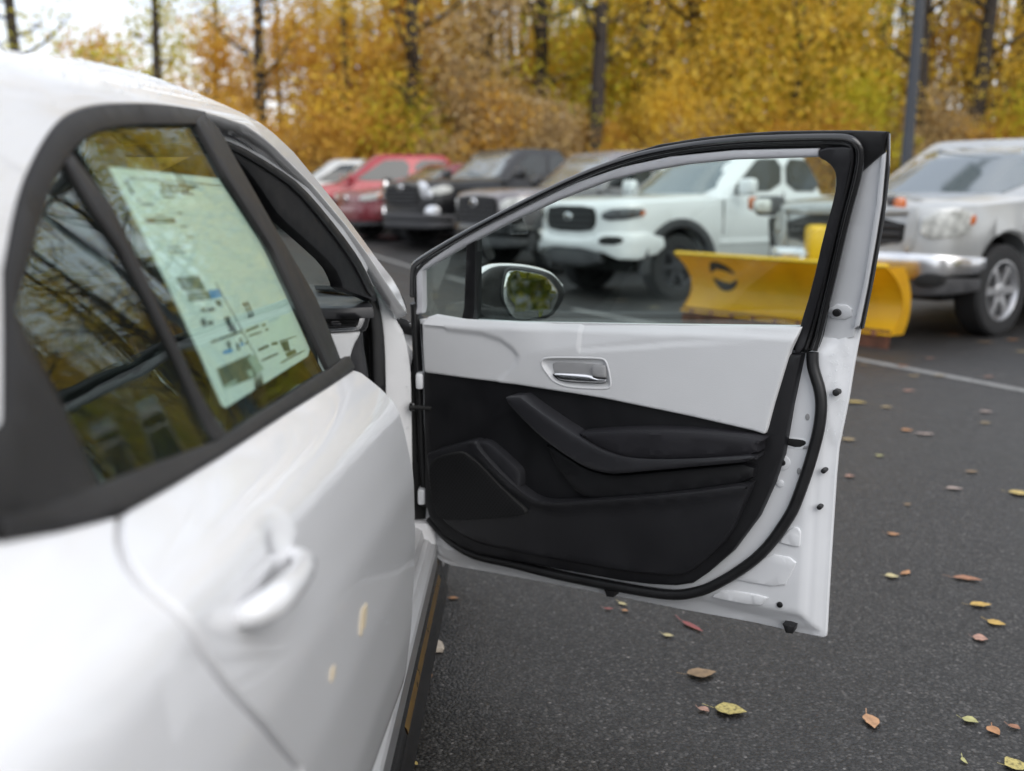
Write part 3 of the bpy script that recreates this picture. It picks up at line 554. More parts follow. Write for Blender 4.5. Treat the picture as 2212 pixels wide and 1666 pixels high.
def tube(name, path, rad, material, parent=None, seg=8, closed=False, flat=1.0):
    bm = bmesh.new()
    tube_bm(bm, path, rad, seg, closed, flat=flat)
    return from_bm(name, bm, material, parent, ang=60)

def box_bm(bm, c, s, M=None):
    M = M or Matrix.Identity(4)
    r = bmesh.ops.create_cube(bm, size=1.0, matrix=M @ Matrix.Translation(c) @ Matrix.Diagonal((*s, 1)))
    return r['verts']

def box(name, c, s, material, parent=None, bev=0.01, M=None, seg=2):
    bm = bmesh.new()
    box_bm(bm, c, s, M)
    if bev:
        bmesh.ops.bevel(bm, geom=bm.edges[:], offset=bev, segments=seg, affect='EDGES', profile=0.5)
    return from_bm(name, bm, material, parent)

def lathe(name, prof, axis_fn, material, parent=None, seg=32, closed=False):
    """prof: list of (radius, along); axis_fn(r cos, r sin, along) -> point"""
    bm = bmesh.new()
    rings = []
    for rr, al in prof:
        rings.append([bm.verts.new(axis_fn(rr * math.cos(k * math.tau / seg), rr * math.sin(k * math.tau / seg), al)) for k in range(seg)])
    m = len(rings)
    for i in range(m if closed else m - 1):
        for k in range(seg):
            bm.faces.new([rings[i][k], rings[i][(k + 1) % seg], rings[(i + 1) % m][(k + 1) % seg], rings[(i + 1) % m][k]])
    if not closed:
        bm.faces.new(rings[0][::-1]); bm.faces.new(rings[-1])
    return from_bm(name, bm, material, parent)

def seglist(path, a, b):
    """smallest distance from points (a,b) to an open polyline, signed by side (positive = left/below)"""
    best = np.full(a.shape, 1e9)
    for i in range(len(path) - 1):
        p, q = np.array(path[i]), np.array(path[i + 1])
        d = q - p
        t = np.clip(((a - p[0]) * d[0] + (b - p[1]) * d[1]) / (d @ d), 0, 1)
        best = np.minimum(best, np.hypot(a - p[0] - t * d[0], b - p[1] - t * d[1]))
    return best

def sstep(x, lo, hi):
    t = np.clip((x - lo) / (hi - lo), 0, 1)
    return t * t * (3 - 2 * t)
# ---------------------------------------------------------------- the white car: flank surface
def flank_raw(y, z):
    xb = -.285 - .06 * np.maximum(0, 1.85 - y)
    zb = .965 - .036 * (y - 1.77)
    xc = -.215 - .03 * np.maximum(0, 1.8 - y)
    zc = .90 - .058 * (y - 1.75)
    d = z - zb
    up = xb - .36 * d - .15 * d * d - (np.maximum(0, z - 1.36) / .07) ** 2 * .055
    t = np.clip((zb - z) / (zb - zc), 0, 1)
    mid = xb + (xc - xb) * t ** .8
    low = xc + np.interp(zc - z, [0, .06, .13, .25, .4, .5, .6, .68], [0, .014, .026, .027, .018, .006, -.03, -.07])
    return np.where(z >= zb, up, np.where(z >= zc, mid, low))

def flank_x(y, z):
    """the pressed line along the shoulder has a soft radius"""
    y = np.asarray(y, float); z = np.asarray(z, float)
    s = sum(k * flank_raw(y, z + d) for d, k in ((-.020, .12), (-.010, .23), (0, .30), (.010, .23), (.020, .12)))
    m = np.clip((1.30 - z) / .05, 0, 1)
    return s * m + flank_raw(y, z) * (1 - m)

def flank(y, z, w):
    e = .004
    y = np.asarray(y, float); z = np.asarray(z, float)
    x = flank_x(y, z)
    sz = np.clip((flank_x(y, z + e) - flank_x(y, z - e)) / (2 * e), -1.2, 1.2)
    L = np.sqrt(1 + sz * sz)
    return np.stack([x + w / L, y, z - w * sz / L], 1)

def fl(y, z, w=0.0):
    return tuple(flank([y], [z], w)[0])

def true_normals(o):
    """the pressed panels carry the exact normals of the flank they follow"""
    me = o.data
    n = len(me.vertices)
    co = np.empty(n * 3); me.vertices.foreach_get('co', co); co = co.reshape(-1, 3)
    vn = np.array([v.normal for v in me.vertices])
    e = .004
    on = np.abs(co[:, 0] - flank_x(co[:, 1], co[:, 2])) < 4e-4
    dy = (flank_x(co[:, 1] + e, co[:, 2]) - flank_x(co[:, 1] - e, co[:, 2])) / (2 * e)
    dz = (flank_x(co[:, 1], co[:, 2] + e) - flank_x(co[:, 1], co[:, 2] - e)) / (2 * e)
    N = np.stack([np.ones(n), -dy, -dz], 1)
    N /= np.linalg.norm(N, axis=1, keepdims=True)
    vn[on] = N[on]
    me.normals_split_custom_set_from_vertices([tuple(v) for v in vn])
    return o

CX = -1.08                                        # centre line of the car
car = tag(empty('car', (CX, 1.4, 0)), 'white car with its front door open and a price sheet in its rear side window', 'car')
bpy.context.view_layer.update()
def cpart(o):                                     # parts are modelled in world metres under the car's Empty
    o.parent = car
    o.matrix_parent_inverse = Matrix.Translation((-CX, -1.4, 0))
    return o

RAIL = [(.2, SIDE['rail'][0][1] - .012), (.6, SIDE['rail'][0][1] + .002)] + SIDE['rail']
if RAIL[-1][0] < 2.67:
    RAIL.append((2.68, .96))
SUR = chaikin(SIDE['sur_out'], 2, False)
seam = chaikin(SIDE['seam'], 2, False)
low = SIDE['belt_low']
# body side: quarter, window surround opening, roof side and front pillar in one sheet
arch = [(.47 + .37 * math.cos(a), .31 + .37 * math.sin(a)) for a in np.linspace(math.pi, 0, 14)]
body_o = [(1.04, .33)] + [(y - .0045, z) for y, z in seam[::-1]] + [(y, z) for y, z in low[:3][::-1]][1:] + [(low[0][0] - .035, low[0][1] + .015), (low[0][0] - .02, low[0][1] + .05), (low[0][0] * .6 + SIDE['sur_out'][0][0] * .4, low[0][1] * .6 + SIDE['sur_out'][0][1] * .4)] + SUR + SIDE['pB'][1:] + [(2.55, 1.01), (2.64, .955)] + RAIL[::-1] + [(-.3, 1.37), (-.7, 1.24), (-1.05, 1.03), (-1.2, .85), (-1.25, .5), (-1.2, .33)] + arch
cpart(true_normals(plate('body', body_o, flank, -.03, 0.0, MT['paint'], None, r=.0025, step=.03, seg=.022, ang=50)))
door_o = [(seam[-1][0] + .075, .335), (seam[-1][0] + .03, .55)] + [(y + .0065, z) for y, z in seam[::-1]] + low[2:] + [(1.758, .958), (1.764, .93), (1.767, .90), (1.768, .8), (1.766, .6), (1.760, .45), (1.75, .335)]
def cups(a, b):
    # finger hollows pressed in behind the grip
    h = 0 * a
    for (cy_, cz_), ry, rz_ in ((SIDE['cup1'], .060, .026), ((.93, .893), .080, .030)):
        h = h - .007 * np.clip(1 - ((a - cy_) / ry) ** 2 - ((b - cz_) / rz_) ** 2, 0, 1) ** 2
    return h
cpart(true_normals(plate('rear_door', door_o, flank, -.05, 0.0, MT['paint'], None, r=.0025, step=.0085, seg=.012, ang=50, hfun=cups)))
rear_door = bpy.data.objects['rear_door']
def dpart(o):
    o.parent = rear_door
    return o

# dark backing seen in the shut lines
cpart(plate('door_gap_backing', [(.6, .98), (.95, .6), (1.1, .40), (1.0, .35), (.88, .45), (.66, .9), (.70, .99)], flank, -.065, -.045, MT['void'], None, r=0, step=.06))
# window surround (black), belt moulding, bars and glass
(qy, qz), (ty, tz) = low[0], SIDE['sur_out'][0]
back = [(qy - .035, qz + .015), (qy - .02, qz + .05), (qy * .6 + ty * .4, qz * .6 + tz * .4)]      # hind corner of the window surround
sur_o = SUR + SIDE['sur_in'] + [(low[2][0], low[2][1] + .002), (low[1][0], low[1][1] + .003)] + back
dpart(plate('window_surround', sur_o, flank, -.005, .0025, MT['trim'], None, r=.002, step=.03, seg=.02))
belt_o = low + [(1.752, .985), (1.73, .988)] + SIDE['belt_up'][::-1][1:]
dpart(plate('belt_moulding', belt_o, flank, -.005, .006, MT['trim'], None, r=.003, step=.02, seg=.015))
dpart(plate('window_bar', SIDE['bar'], flank, -.0045, .001, MT['trim'], None, r=.0015, step=.03))
dpart(plate('front_window_frame', SIDE['pillar_f'], flank, -.006, .003, MT['trim'], None, r=.003, step=.03))
dpart(plate('window', SIDE['glass'], flank, -.0075, -.0045, MT['rglass'], None, r=0, step=.05, smooth=0))
dpart(plate('quarter_window', SIDE['qglass'], flank, -.0075, -.0045, MT['rglass'], None, r=0, step=.05))
# door handle: a bar standing off the door, two cups behind it
ym = [.812, .819, .832, .862, .900, .935, .966, .990, 1.000]
zm = [.9135, .9135, .9125, .9100, .9062, .9038, .9022, .9022, .9040]
wm_ = [-.006, .012, .021, .0245, .025, .024, .019, .008, -.008]
bm = bmesh.new()
tube_bm(bm, [fl(y, z, w) for y, z, w in zip(ym, zm, wm_)], [.0075, .0128, .0150, .0148, .0134, .0122, .0112, .0102, .007], 16, flat=.95)
dpart(from_bm('handle', bm, MT['paint'], ang=80))

# price sheet on the inside of the rear side glass
stick = plate('price_sheet', SIDE['sticker'], flank, -.0105, -.0095, MT['paper'], None, r=0, step=.04)
cpart(stick)
for col_, poly in SIDE['prints']:
    lvl = -.00895 if col_ == 'pale' else -.0091
    if col_ == 'grey':
        my = sum(p[1] for p in poly) / len(poly)
        poly = [(p[0], my + (p[1] - my) * 1.5) for p in poly]
    o = plate('print', poly, flank, lvl - .0002, lvl, MT['ink_' + col_], None, r=0, step=0, seg=.05)
    o.parent = stick
def text_on(name, s, y, z, size, ink, bold=0.0):
    cu = bpy.data.curves.new(name, 'FONT')
    cu.body = s
    cu.size = size
    cu.offset = bold
    ob = bpy.data.objects.new(name, cu)
    COL.objects.link(ob)
    dg = bpy.context.evaluated_depsgraph_get()
    me = bpy.data.meshes.new_from_object(ob.evaluated_get(dg))
    COL.objects.unlink(ob)
    bpy.data.objects.remove(ob)
    co = np.array([v.co for v in me.vertices])
    X = flank(y + co[:, 0], z + co[:, 1], np.full(len(co), -.0088))
    for v, p in zip(me.vertices, X):
        v.co = p
    me.materials.clear()
    o = link(name, me, MT['ink_' + ink])
    o.parent = stick
text_on('lettering', 'TOYOTA', 1.318, 1.262, .017, 'dark', .0003)
text_on('lettering', '33', 1.386, 1.098, .028, 'dark', .0005)

# roof, windscreen, bonnet, far side
def rail_at(y):
    return float(np.interp(y, [p[0] for p in RAIL], [p[1] for p in RAIL]))
bm = bmesh.new()
ys = [-1.0, -.7, -.3, .2, .6, .9, 1.15, 1.36, 1.58, 1.75, 1.9, 2.02]
rows = []
for y in ys:
    zr = rail_at(y) if y >= .2 else float(np.interp(y, [-1.0, -.7, -.3, .2], [1.08, 1.24, 1.37, 1.40]))
    xr = float(flank_x(y, zr))
    hw = xr - CX
    row = []
    for s in np.linspace(1, -1, 21):
        row.append(bm.verts.new((CX + hw * s, y, zr - .004 + .022 * (1 - s * s) - .0)))
    rows.append(row)
for a, b in zip(rows[:-1], rows[1:]):
    for i in range(20):
        bm.faces.new([a[i], a[i + 1], b[i + 1], b[i]])
roof = from_bm('roof', bm, MT['paint'], ang=60)
cpart(roof)
bm = bmesh.new()
rows = []
for y in ys[2:]:
    zr = (rail_at(y) if y >= .2 else 1.37) - .03
    hw = float(flank_x(y, zr)) - CX - .02
    rows.append([bm.verts.new((CX + hw * s, y, zr + .015 * (1 - s * s))) for s in np.linspace(1, -1, 7)])
for a, b in zip(rows[:-1], rows[1:]):
    for i in range(6):
        bm.faces.new([a[i], a[i + 1], b[i + 1], b[i]])
cpart(from_bm('headliner', bm, MT['liner'], ang=60))
# windscreen sheet between the pillars
bm = bmesh.new()
rows = []
for y, z in [(2.02, 1.365), (2.07, 1.352), (2.3, 1.222), (2.5, 1.085), (2.66, .972)]:
    x0 = float(flank_x(y, z)) - .02
    hw = x0 - CX
    rows.append([bm.verts.new((CX + hw * s, y + .16 * (1 - s * s), z + .01 * (1 - s * s))) for s in np.linspace(1, -1, 13)])
for a, b in zip(rows[:-1], rows[1:]):
    for i in range(12):
        bm.faces.new([a[i], a[i + 1], b[i + 1], b[i]])
bmesh.ops.solidify(bm, geom=bm.faces[:], thickness=.004)
cpart(from_bm('windscreen', bm, MT['wglass'], ang=60))
# bonnet and far wing, falling away in front of the screen
bm = bmesh.new()
rows = []
for y, z, xo in [(2.70, .935, -.305), (2.85, .885, -.27), (3.1, .835, -.25), (3.4, .765, -.26), (3.62, .66, -.34), (3.70, .50, -.42), (3.70, .25, -.45)]:
    hw = xo - CX
    rows.append([bm.verts.new((CX + hw * s, y + (.22 if y > 3.5 else 0) * (1 - s * s), z + (.07 * (1 - s ** 4) if z > .6 else 0))) for s in np.linspace(1, -1, 15)])
for a, b in zip(rows[:-1], rows[1:]):
    for i in range(14):
        bm.faces.new([a[i], a[i + 1], b[i + 1], b[i]])
cpart(from_bm('bonnet', bm, MT['paint'], ang=50))
arch_f = [(3.15 + .36 * math.cos(a), .31 + .36 * math.sin(a)) for a in np.linspace(0, math.pi, 14)]
def wing(y, z, w):
    y = np.asarray(y, float); z = np.asarray(z, float)
    x = -.255 - .10 * np.clip((z - .72) / .2, 0, 1) ** 2 - .25 * np.clip((y - 3.4) / .35, 0, 1) ** 2 + .02 * np.clip(1 - abs(z - .6) / .3, 0, 1)
    return np.stack([x + w, y, z], 1)
cpart(plate('front_wing', [(2.74, .31), (2.735, .9), (2.85, .875), (3.1, .825), (3.4, .75), (3.66, .6), (3.7, .31)] + arch_f[0:], wing, -.02, 0, MT['paint'], None, r=.004, step=.05, seg=.04))
# mirrored far side and tail, closed simply
def farside(y, z, w):
    P = flank(y, z, w)
    P[:, 0] = 2 * CX - P[:, 0]
    return P
cpart(plate('far_body_side', [(3.6, .35), (3.6, .7), (3.1, .82), (2.7, .93)] + [(1.78, .955), (.85, .985), (-1.2, .86), (-1.25, .5), (-1.2, .33)], farside, -.03, 0, MT['paint'], None, r=.004, step=.08, seg=.08))
cpart(plate('far_window', [(2.55, .98), (2.2, 1.24), (1.9, 1.36), (1.2, 1.36), (.8, 1.25), (.7, 1.0), (1.77, .97)], farside, -.02, -.016, MT['carglass'], None, r=0, step=.1, seg=.1))
cpart(box('tail_panel', (CX, -1.2, .70), (1.28, .10, .72), MT['paint'], bev=.04))
cpart(box('rear_window', (CX, -.93, 1.16), (1.0, .02, .36), MT['carglass'], bev=.004, M=Matrix.Translation((CX, -.93, 1.16)) @ Matrix.Rotation(math.radians(-48), 4, 'X') @ Matrix.Translation((-CX, .93, -1.16))))

def flat(name, pts, m, thick=.01, r=.002, smooth=1, step=.02, parent=None):
    """a slab whose face is the polygon of points given, its body behind it"""
    P = [Vector(p) for p in pts]
    c = sum(P, Vector()) / len(P)
    nn = Vector()
    for i in range(len(P)):
        nn += (P[i] - c).cross(P[(i + 1) % len(P)] - c)
    nn.normalize()
    if nn.dot(Vector((0, 0, 1.26)) - c) < 0:
        nn = -nn
    u = nn.cross(Vector((0, 0, 1)))
    if u.length < .1:
        u = nn.cross(Vector((0, 1, 0)))
    u.normalize()
    v = nn.cross(u)
    q = [((p - c).dot(u), (p - c).dot(v)) for p in P]
    def f(a, b, w):
        a = np.asarray(a)[:, None]; b = np.asarray(b)[:, None]; w = np.asarray(w)[:, None]
        return np.array(c)[None] + a * np.array(u)[None] + b * np.array(v)[None] + w * np.array(nn)[None]
    o = plate(name, q, f, -thick, 0, m, None, r=r, step=step, smooth=smooth, seg=.012)
    return o if parent else cpart(o)

# front pillar layers along the door opening
flat('rain_gutter', FLAT['gutter'], MT['channel'], .02, r=.003, smooth=1)
flat('door_flange', FLAT['flange'], MT['primer'], .03, r=.004, smooth=1)
apn = Vector((-.45, -.45, .77))
flat('opening_seal', [Vector(p) + Vector((.004, -.010, 0)) for p in FLAT['oseal']], MT['rubber'], .02, r=.004, smooth=1)
flat('inner_pillar_trim', FLAT['ptrim'], MT['card'], .03, r=.004, smooth=1)
flat('hinge_post', FLAT['hinge_post'], MT['paint'], .025, r=.006)
flat('post_seal', [Vector(p) + Vector((.004, -.012, 0)) for p in FLAT['post_seal']], MT['rubber'], .03, r=.008)
flat('seal_patch', [Vector(p) + Vector((.004, -.014, 0)) for p in FLAT['patch']], MT['rubber'], .012)
flat('corner_cover', FLAT['cornerglass'], MT['gloss_black'], .01)
flat('post_gap', FLAT['gap'], MT['void'], .02, r=0)
# hinges, check strap and its bracket
for zz in (.47, .78):
    cpart(box('hinge', (-.266, 2.672, zz), (.020, .05, .042), MT['primer'], bev=.006))
cpart(tube('door_check_strap', [(-.292, 2.63, .716), (-.27, 2.635, .715), (-.235, 2.63, .713)], .0055, MT['void'], seg=8))
cpart(box('check_bracket', (-.285, 2.64, .716), (.014, .02, .022), MT['gloss_black'], bev=.003))

# sill below the doors: painted step, amber band, black skirt
def extrude_y(name, prof, y0, y1, m, step=.12):
    bm = bmesh.new()
    ysx = np.linspace(y0, y1, max(2, int((y1 - y0) / step)))
    rws = [[bm.verts.new((x, y, z)) for x, z in prof] for y in ysx]
    for a, b in zip(rws[:-1], rws[1:]):
        for i in range(len(prof) - 1):
            bm.faces.new([a[i], a[i + 1], b[i + 1], b[i]])
    bmesh.ops.solidify(bm, geom=bm.faces[:], thickness=.003)
    return cpart(from_bm(name, bm, m, ang=25))
extrude_y('sill', [(-.50, .40), (-.33, .398), (-.30, .39), (-.268, .375), (-.262, .350), (-.250, .347), (-.243, .338), (-.232, .334), (-.228, .326), (-.231, .262)], 1.0, 2.70, MT['paint'])
extrude_y('amber_band', [(-.2275, .256), (-.2215, .249), (-.2180, .238), (-.2200, .232)], 1.85, 2.66, MT['amber'])  # narrow amber-brown strip of uneven tone along the black skirt
extrude_y('side_skirt', [(-.234, .266), (-.226, .256), (-.219, .235), (-.213, .208), (-.205, .185), (-.212, .16), (-.25, .145), (-.45, .14)], .92, 2.74, MT['gloss_black'])
cpart(box('sill_end', (-.275, 2.69, .335), (.09, .05, .12), MT['paint'], bev=.012))

# wheels
def car_wheel(x, y, z, R, W, parent=None, rimmat='alloy', out=1, steer=0.0, name='wheel'):
    Mx = Matrix.Translation((x, y, z)) @ Matrix.Rotation(steer, 4, 'Z')
    ax = lambda a, b, al: tuple(Mx @ Vector((al * out, a, b)))
    t = lathe(name, [(R * .62, -W * .45), (R * .80, -W * .5), (R * .95, -W * .47), (R, -W * .36), (R, W * .36), (R * .95, W * .47), (R * .80, W * .5), (R * .66, W * .47), (R * .64, W * .30), (R * .62, W * .2)], ax, MT['tyre'], seg=40, closed=True)
    bm = bmesh.new()
    def disc(prof, sg=40):
        rings = [[bm.verts.new(ax(rr * math.cos(k * math.tau / sg), rr * math.sin(k * math.tau / sg), al)) for k in range(sg)] for rr, al in prof]
        for i in range(len(rings) - 1):
            for k in range(sg):
                bm.faces.new([rings[i][k], rings[i][(k + 1) % sg], rings[i + 1][(k + 1) % sg], rings[i + 1][k]])
    disc([(R * .66, W * .30), (R * .67, W * .46), (R * .63, W * .47), (R * .60, W * .40), (R * .58, W * .05)])
    disc([(R * .20, W * .30), (R * .16, W * .38), (R * .02, W * .40)])
    for k in range(6):
        a0 = k * math.tau / 6
        for wdt, al0, al1 in ((.085, .30, .40),):
            pts = []
            for rr, hw, al in ((.15, .10, .36), (.38, .075, .39), (.62, .10, .38)):
                for sgn in (-1, 1):
                    a_ = R * rr * math.cos(a0) - sgn * R * hw * math.sin(a0)
                    b_ = R * rr * math.sin(a0) + sgn * R * hw * math.cos(a0)
                    pts.append((bm.verts.new(ax(a_, b_, W * al)), bm.verts.new(ax(a_, b_, W * (al - .22)))))
            for q in (0, 2):
                bm.faces.new([pts[q][0], pts[q + 1][0], pts[q + 3][0], pts[q + 2][0]])
                bm.faces.new([pts[q][0], pts[q + 2][0], pts[q + 2][1], pts[q][1]])
                bm.faces.new([pts[q + 1][0], pts[q + 1][1], pts[q + 3][1], pts[q + 3][0]])
    rim = from_bm('rim', bm, MT[rimmat])
    bmd = bmesh.new()
    rg = [bmd.verts.new(ax(R * .6 * math.cos(k * math.tau / 24), R * .6 * math.sin(k * math.tau / 24), W * .0)) for k in range(24)]
    bmd.faces.new(rg)
    dk = from_bm('brake_disc', bmd, MT['grey_plastic'])
    rim.parent = t
    dk.parent = t
    return t
for x_, y_, o_ in ((-.345, .47, 1), (-.345, 3.15, 1), (2 * CX + .345, .47, -1), (2 * CX + .345, 3.15, -1)):
    cpart(car_wheel(x_, y_, .315, .315, .215, out=o_))

# cabin: floor, seats, dash
cpart(box('cabin_floor', (CX, 1.7, .33), (1.45, 2.6, .04), MT['cabin'], bev=.01))
cpart(box('centre_console', (CX, 2.0, .55), (.22, 1.1, .36), MT['cabin'], bev=.04))
def seat(x):
    bm = bmesh.new()
    box_bm(bm, (x, 1.80, .55), (.50, .52, .17))
    box_bm(bm, (x, 1.50, .86), (.48, .14, .62), Matrix.Translation((x, 1.5, .6)) @ Matrix.Rotation(math.radians(-12), 4, 'X') @ Matrix.Translation((-x, -1.5, -.6)))
    bmesh.ops.bevel(bm, geom=bm.edges[:], offset=.05, segments=3, affect='EDGES')
    s = cpart(from_bm('seat', bm, MT['cabin']))
    h = box('headrest', (x, 1.415, 1.25), (.26, .09, .19), MT['cabin'], bev=.04, seg=3)
    h.parent = s
seat(-.66); seat(-1.50)
cpart(box('rear_bench', (CX, .62, .62), (1.2, .5, .3), MT['cabin'], bev=.05))
cpart(box('rear_bench_back', (CX, .30, .92), (1.2, .16, .55), MT['cabin'], bev=.05))
cpart(box('far_door_lining', (2 * CX + .34, 1.6, .68), (.05, 2.4, .6), MT['cabin'], bev=.01))
cpart(plate('centre_pillar', [(1.69, .96), (1.75, .96), (1.725, 1.345), (1.66, 1.345)], flank, -.16, -.055, MT['cabin'], None, r=.004, step=.05))
# dash
dash_o = [(-.345, 2.40), (-.352, 2.46), (-.39, 2.60), (-.43, 2.72), (-.50, 2.88), (CX, 2.93), (2 * CX + .42, 2.80), (2 * CX + .36, 2.45), (2 * CX + .36, 2.42), (CX, 2.38), (-.6, 2.39)]
def top_map(a, b, w):
    a = np.asarray(a, float); b = np.asarray(b, float)
    return np.stack([a, b, w + .012 * np.clip((b - 2.4) / .4, 0, 1)], 1)
cpart(plate('dashboard', dash_o, top_map, .972, 1.0, MT['card_light'], None, r=.012, step=.06, smooth=1, seg=.03))
cpart(box('dash_core', (CX, 2.72, .78), (1.30, .42, .40), MT['cabin'], bev=.03))
flat('dash_side', FLAT['dash_face'], MT['card_light'], .05, r=.012)
flat('vent_surround', [Vector(p) + Vector((0, -.006, 0)) for p in FLAT['vent_out']], MT['chrome'], .02, r=.004)
flat('air_vent', [Vector(p) + Vector((0, -.0085, 0)) for p in FLAT['vent_in']], MT['void'], .01, r=.002)
vent = bpy.data.objects['air_vent']
for k in range(3):
    z0 = .953 + k * .010
    o = box('slat', (-.45, 2.4085, z0), (.13, .006, .0022), MT['gloss_black'], bev=.0008, seg=1)
    o.parent = vent
flat('vent_tab', [Vector(p) + Vector((0, -.016, 0)) for p in FLAT['vent_tab']], MT['card_light'], .01, r=.002)
flat('dash_panel', [Vector(p) + Vector((0, -.008, 0)) for p in FLAT['dash_white']], MT['insert'], .03, r=.006)
gt = flat('defrost_grille', [Vector(p) + Vector((0, 0, .012)) for p in FLAT['grille_top']], MT['void'], .004, r=.001)
for k in range(9):
    y0 = 2.60 + k * .013
    o = box('slat', (-.47 - .003 * k, y0 + .02, 1.0195), (.10, .003, .003), MT['card'], bev=.0008, seg=1)
    o.parent = gt
cpart(box('sun_visor', (-.72, 1.98, 1.335), (.36, .16, .018), MT['liner'], bev=.006))
cpart(box('rear_view_mirror', (CX, 2.12, 1.27), (.22, .03, .06), MT['card'], bev=.012))

# ---------------------------------------------------------------- front door (open), in its own metres: along, height, depth towards the cabin side
HV, DV, NV = np.array([*HINGE, 0.0]), np.array([*DIRD, 0.0]), np.array([*NORD, 0.0])
def dmap(u, z, w):
    u = np.asarray(u, float)[:, None]; z = np.asarray(z, float); w = np.asarray(w, float) + .37 * np.maximum(0, z - .97)
    P = HV[None] + u * DV[None] + w[:, None] * NV[None]
    P[:, 2] = z
    return P
def dpt(u, z, w):
    return tuple(dmap([u], [z], [w])[0])

# the shell's inner face: flat middle, a rolled step to the outer flange round its edge
sh = DOOR['shell']
edge_line = sh[5:27]
def shell_h(u, z):
    dd = seglist(edge_line, u, z)
    h = -.010 * (1 - sstep(dd, .014, .022)) - .012 * (1 - sstep(dd, .028, .058))
    for ln, dep in (([(.13, .305), (.5, .312), (.9, .322), (1.0, .330)], .004),):
        h = h - dep * np.exp(-(seglist(ln, u, z) / .006) ** 2)
    return h
shell = plate('front_door', sh, dmap, -.034, 0.0, MT['primer'], None, r=.003, step=.010, seg=.012, hfun=shell_h, ang=60)
cpart(shell)
def fd(o):
    o.parent = shell
    return o
def dplate(name, key, w0, w1, m, **k):
    pts = DOOR[key] if isinstance(key, str) else key
    return fd(plate(name, pts, dmap, w0, w1, MT[m], None, **k))
# outer skin, bulging outward
skin_o = inset(resample(sh[:27] + [(1.08, .99), (.5, .97), (0, .95)], .05), .015 * (1 if area2(sh) > 0 else 1))
dplate('outer_skin', skin_o, -.036, -.0345, 'paint', r=0, step=.04, back=False, hfun=lambda u, z: -.055 * sstep(np.minimum(seglist(sh + sh[:1], u, z), .2), .012, .16))
dplate('window_flange', 'bframe', -.03, -.012, 'primer', r=.004, step=.03)
rim_ln = [(1.0985, 1.0), (1.118, 1.08), (1.134, 1.18), (1.146, 1.30)]
dplate('flange_edge', [(1.078, .985), (1.100, 1.08), (1.116, 1.17), (1.128, 1.24), (1.1385, 1.327), (1.1475, 1.333), (1.138, 1.24), (1.125, 1.165), (1.108, 1.075), (1.090, .992)], -.03, -.004, 'primer', r=.003, step=.03)
dplate('outer_edge_tape', [(1.090, .985), (1.108, 1.075), (1.125, 1.165), (1.138, 1.24), (1.147, 1.333), (1.147, 1.366), (1.151, 1.366), (1.149, 1.30), (1.138, 1.21), (1.118, 1.10), (1.094, .985)], -.03, -.008, 'gloss_black', r=.002, step=.03)
dplate('window_frame', 'frame_out', -.028, .0, 'rubber', r=.004, step=.03)
dplate('window_garnish', 'garnish', -.01, .009, 'garnish', r=.005, step=.03)
dplate('corner_garnish', 'corner', -.01, .014, 'card_light', r=.004, step=.03, smooth=1)
dplate('window_glass', 'glass', -.022, -.018, 'glass', r=0, step=.06)
dplate('quarter_glass', 'qglass', -.022, -.018, 'glass', r=0, step=.06)
dplate('division_bar', 'divbar', -.03, .0, 'rubber', r=.003, step=.03)
def dtube(name, key, r, m, w=.010, seg=8):
    pts = DOOR[key] if isinstance(key, str) else key
    P = chaikin(pts, 2, False)
    return fd(tube(name, [dpt(u, z, w) for u, z in P], r, MT[m], seg=seg))
dtube('weather_strip', 'seal', .0125, 'rubber', w=.008, seg=10)
dtube('upper_weather_strip', 'seal_top', .0085, 'gloss_black', w=.008, seg=10)
dtube('frame_lip', 'lip_top', .0045, 'rubber', w=.008)
dtube('hinge_edge_seal', 'edge_seal', .010, 'rubber', w=.004)
# lining
card = dplate('door_card', 'card', -.002, .030, 'card', r=.008, step=.02, seg=.012)
lobe = DOOR['lobe']
lobe_c = lobe[1:9]
facet = DOOR['facet']
crease = DOOR['crease']
def ins_h(u, z):
    d = seglist(lobe_c, u, z)
    sg = np.where(inside(np.stack([u, z], 1), lobe), d, -d)
    inl = sstep(sg, -.004, .004)
    h = -.0055 * sstep(sg, -.002, .016)
    zl = np.interp(u, [p[0] for p in facet], [p[1] for p in facet])
    h = h - .20 * np.maximum(0, z - zl) * (1 - inl) * sstep(u, facet[0][0] - .02, facet[0][0] + .10)
    topz = .955 + .036 * u
    h = h - np.maximum(0, z - (topz - .030)) * .70
    zc_ = np.interp(u, [p[0] for p in crease], [p[1] for p in crease])
    m_ = ((u > crease[0][0]) & (u < crease[-1][0])).astype(float)
    h = h - .004 * m_ * sstep(z, zc_ - .004, zc_ + .004) * sstep(crease[-1][0] - u, 0, .25)
    bz = DOOR['bezel']
    dd = seglist(bz + bz[:1], u, z)
    h = h - .006 * np.where(inside(np.stack([u, z], 1), bz), sstep(dd, 0, .010), 0)
    return h
dplate('upper_panel', 'insert', .02, .042, 'insert', r=.004, step=.0055, seg=.008, hfun=ins_h, ang=60)
dplate('handle_recess', 'bowl', .02, .0375, 'bowl', r=.002, step=.01, smooth=1)
lz0 = float(np.mean(np.array(DOOR['lever'])[:, 1]))
lv = dplate('release_lever', 'lever', .03, .047, 'chrome', r=.004, step=.006, smooth=1, hfun=lambda u, z: -.55 * np.maximum(0, z - lz0))
fd(tube('handle_bezel', [dpt(u, z, .0405) for u, z in chaikin(DOOR['bezel'], 2)], .0032, MT['insert'], closed=True))
dplate('lock_button', 'lock', .03, .047, 'bowl', r=.004, step=.008, smooth=1)
dplate('lever_painted_shade', [(a - .004, b - .003) for a, b in DOOR['lever']], .03, .0382, 'void', r=.001, step=.01, smooth=1)  # black offset copy of the lever outline, its shade put in as colour
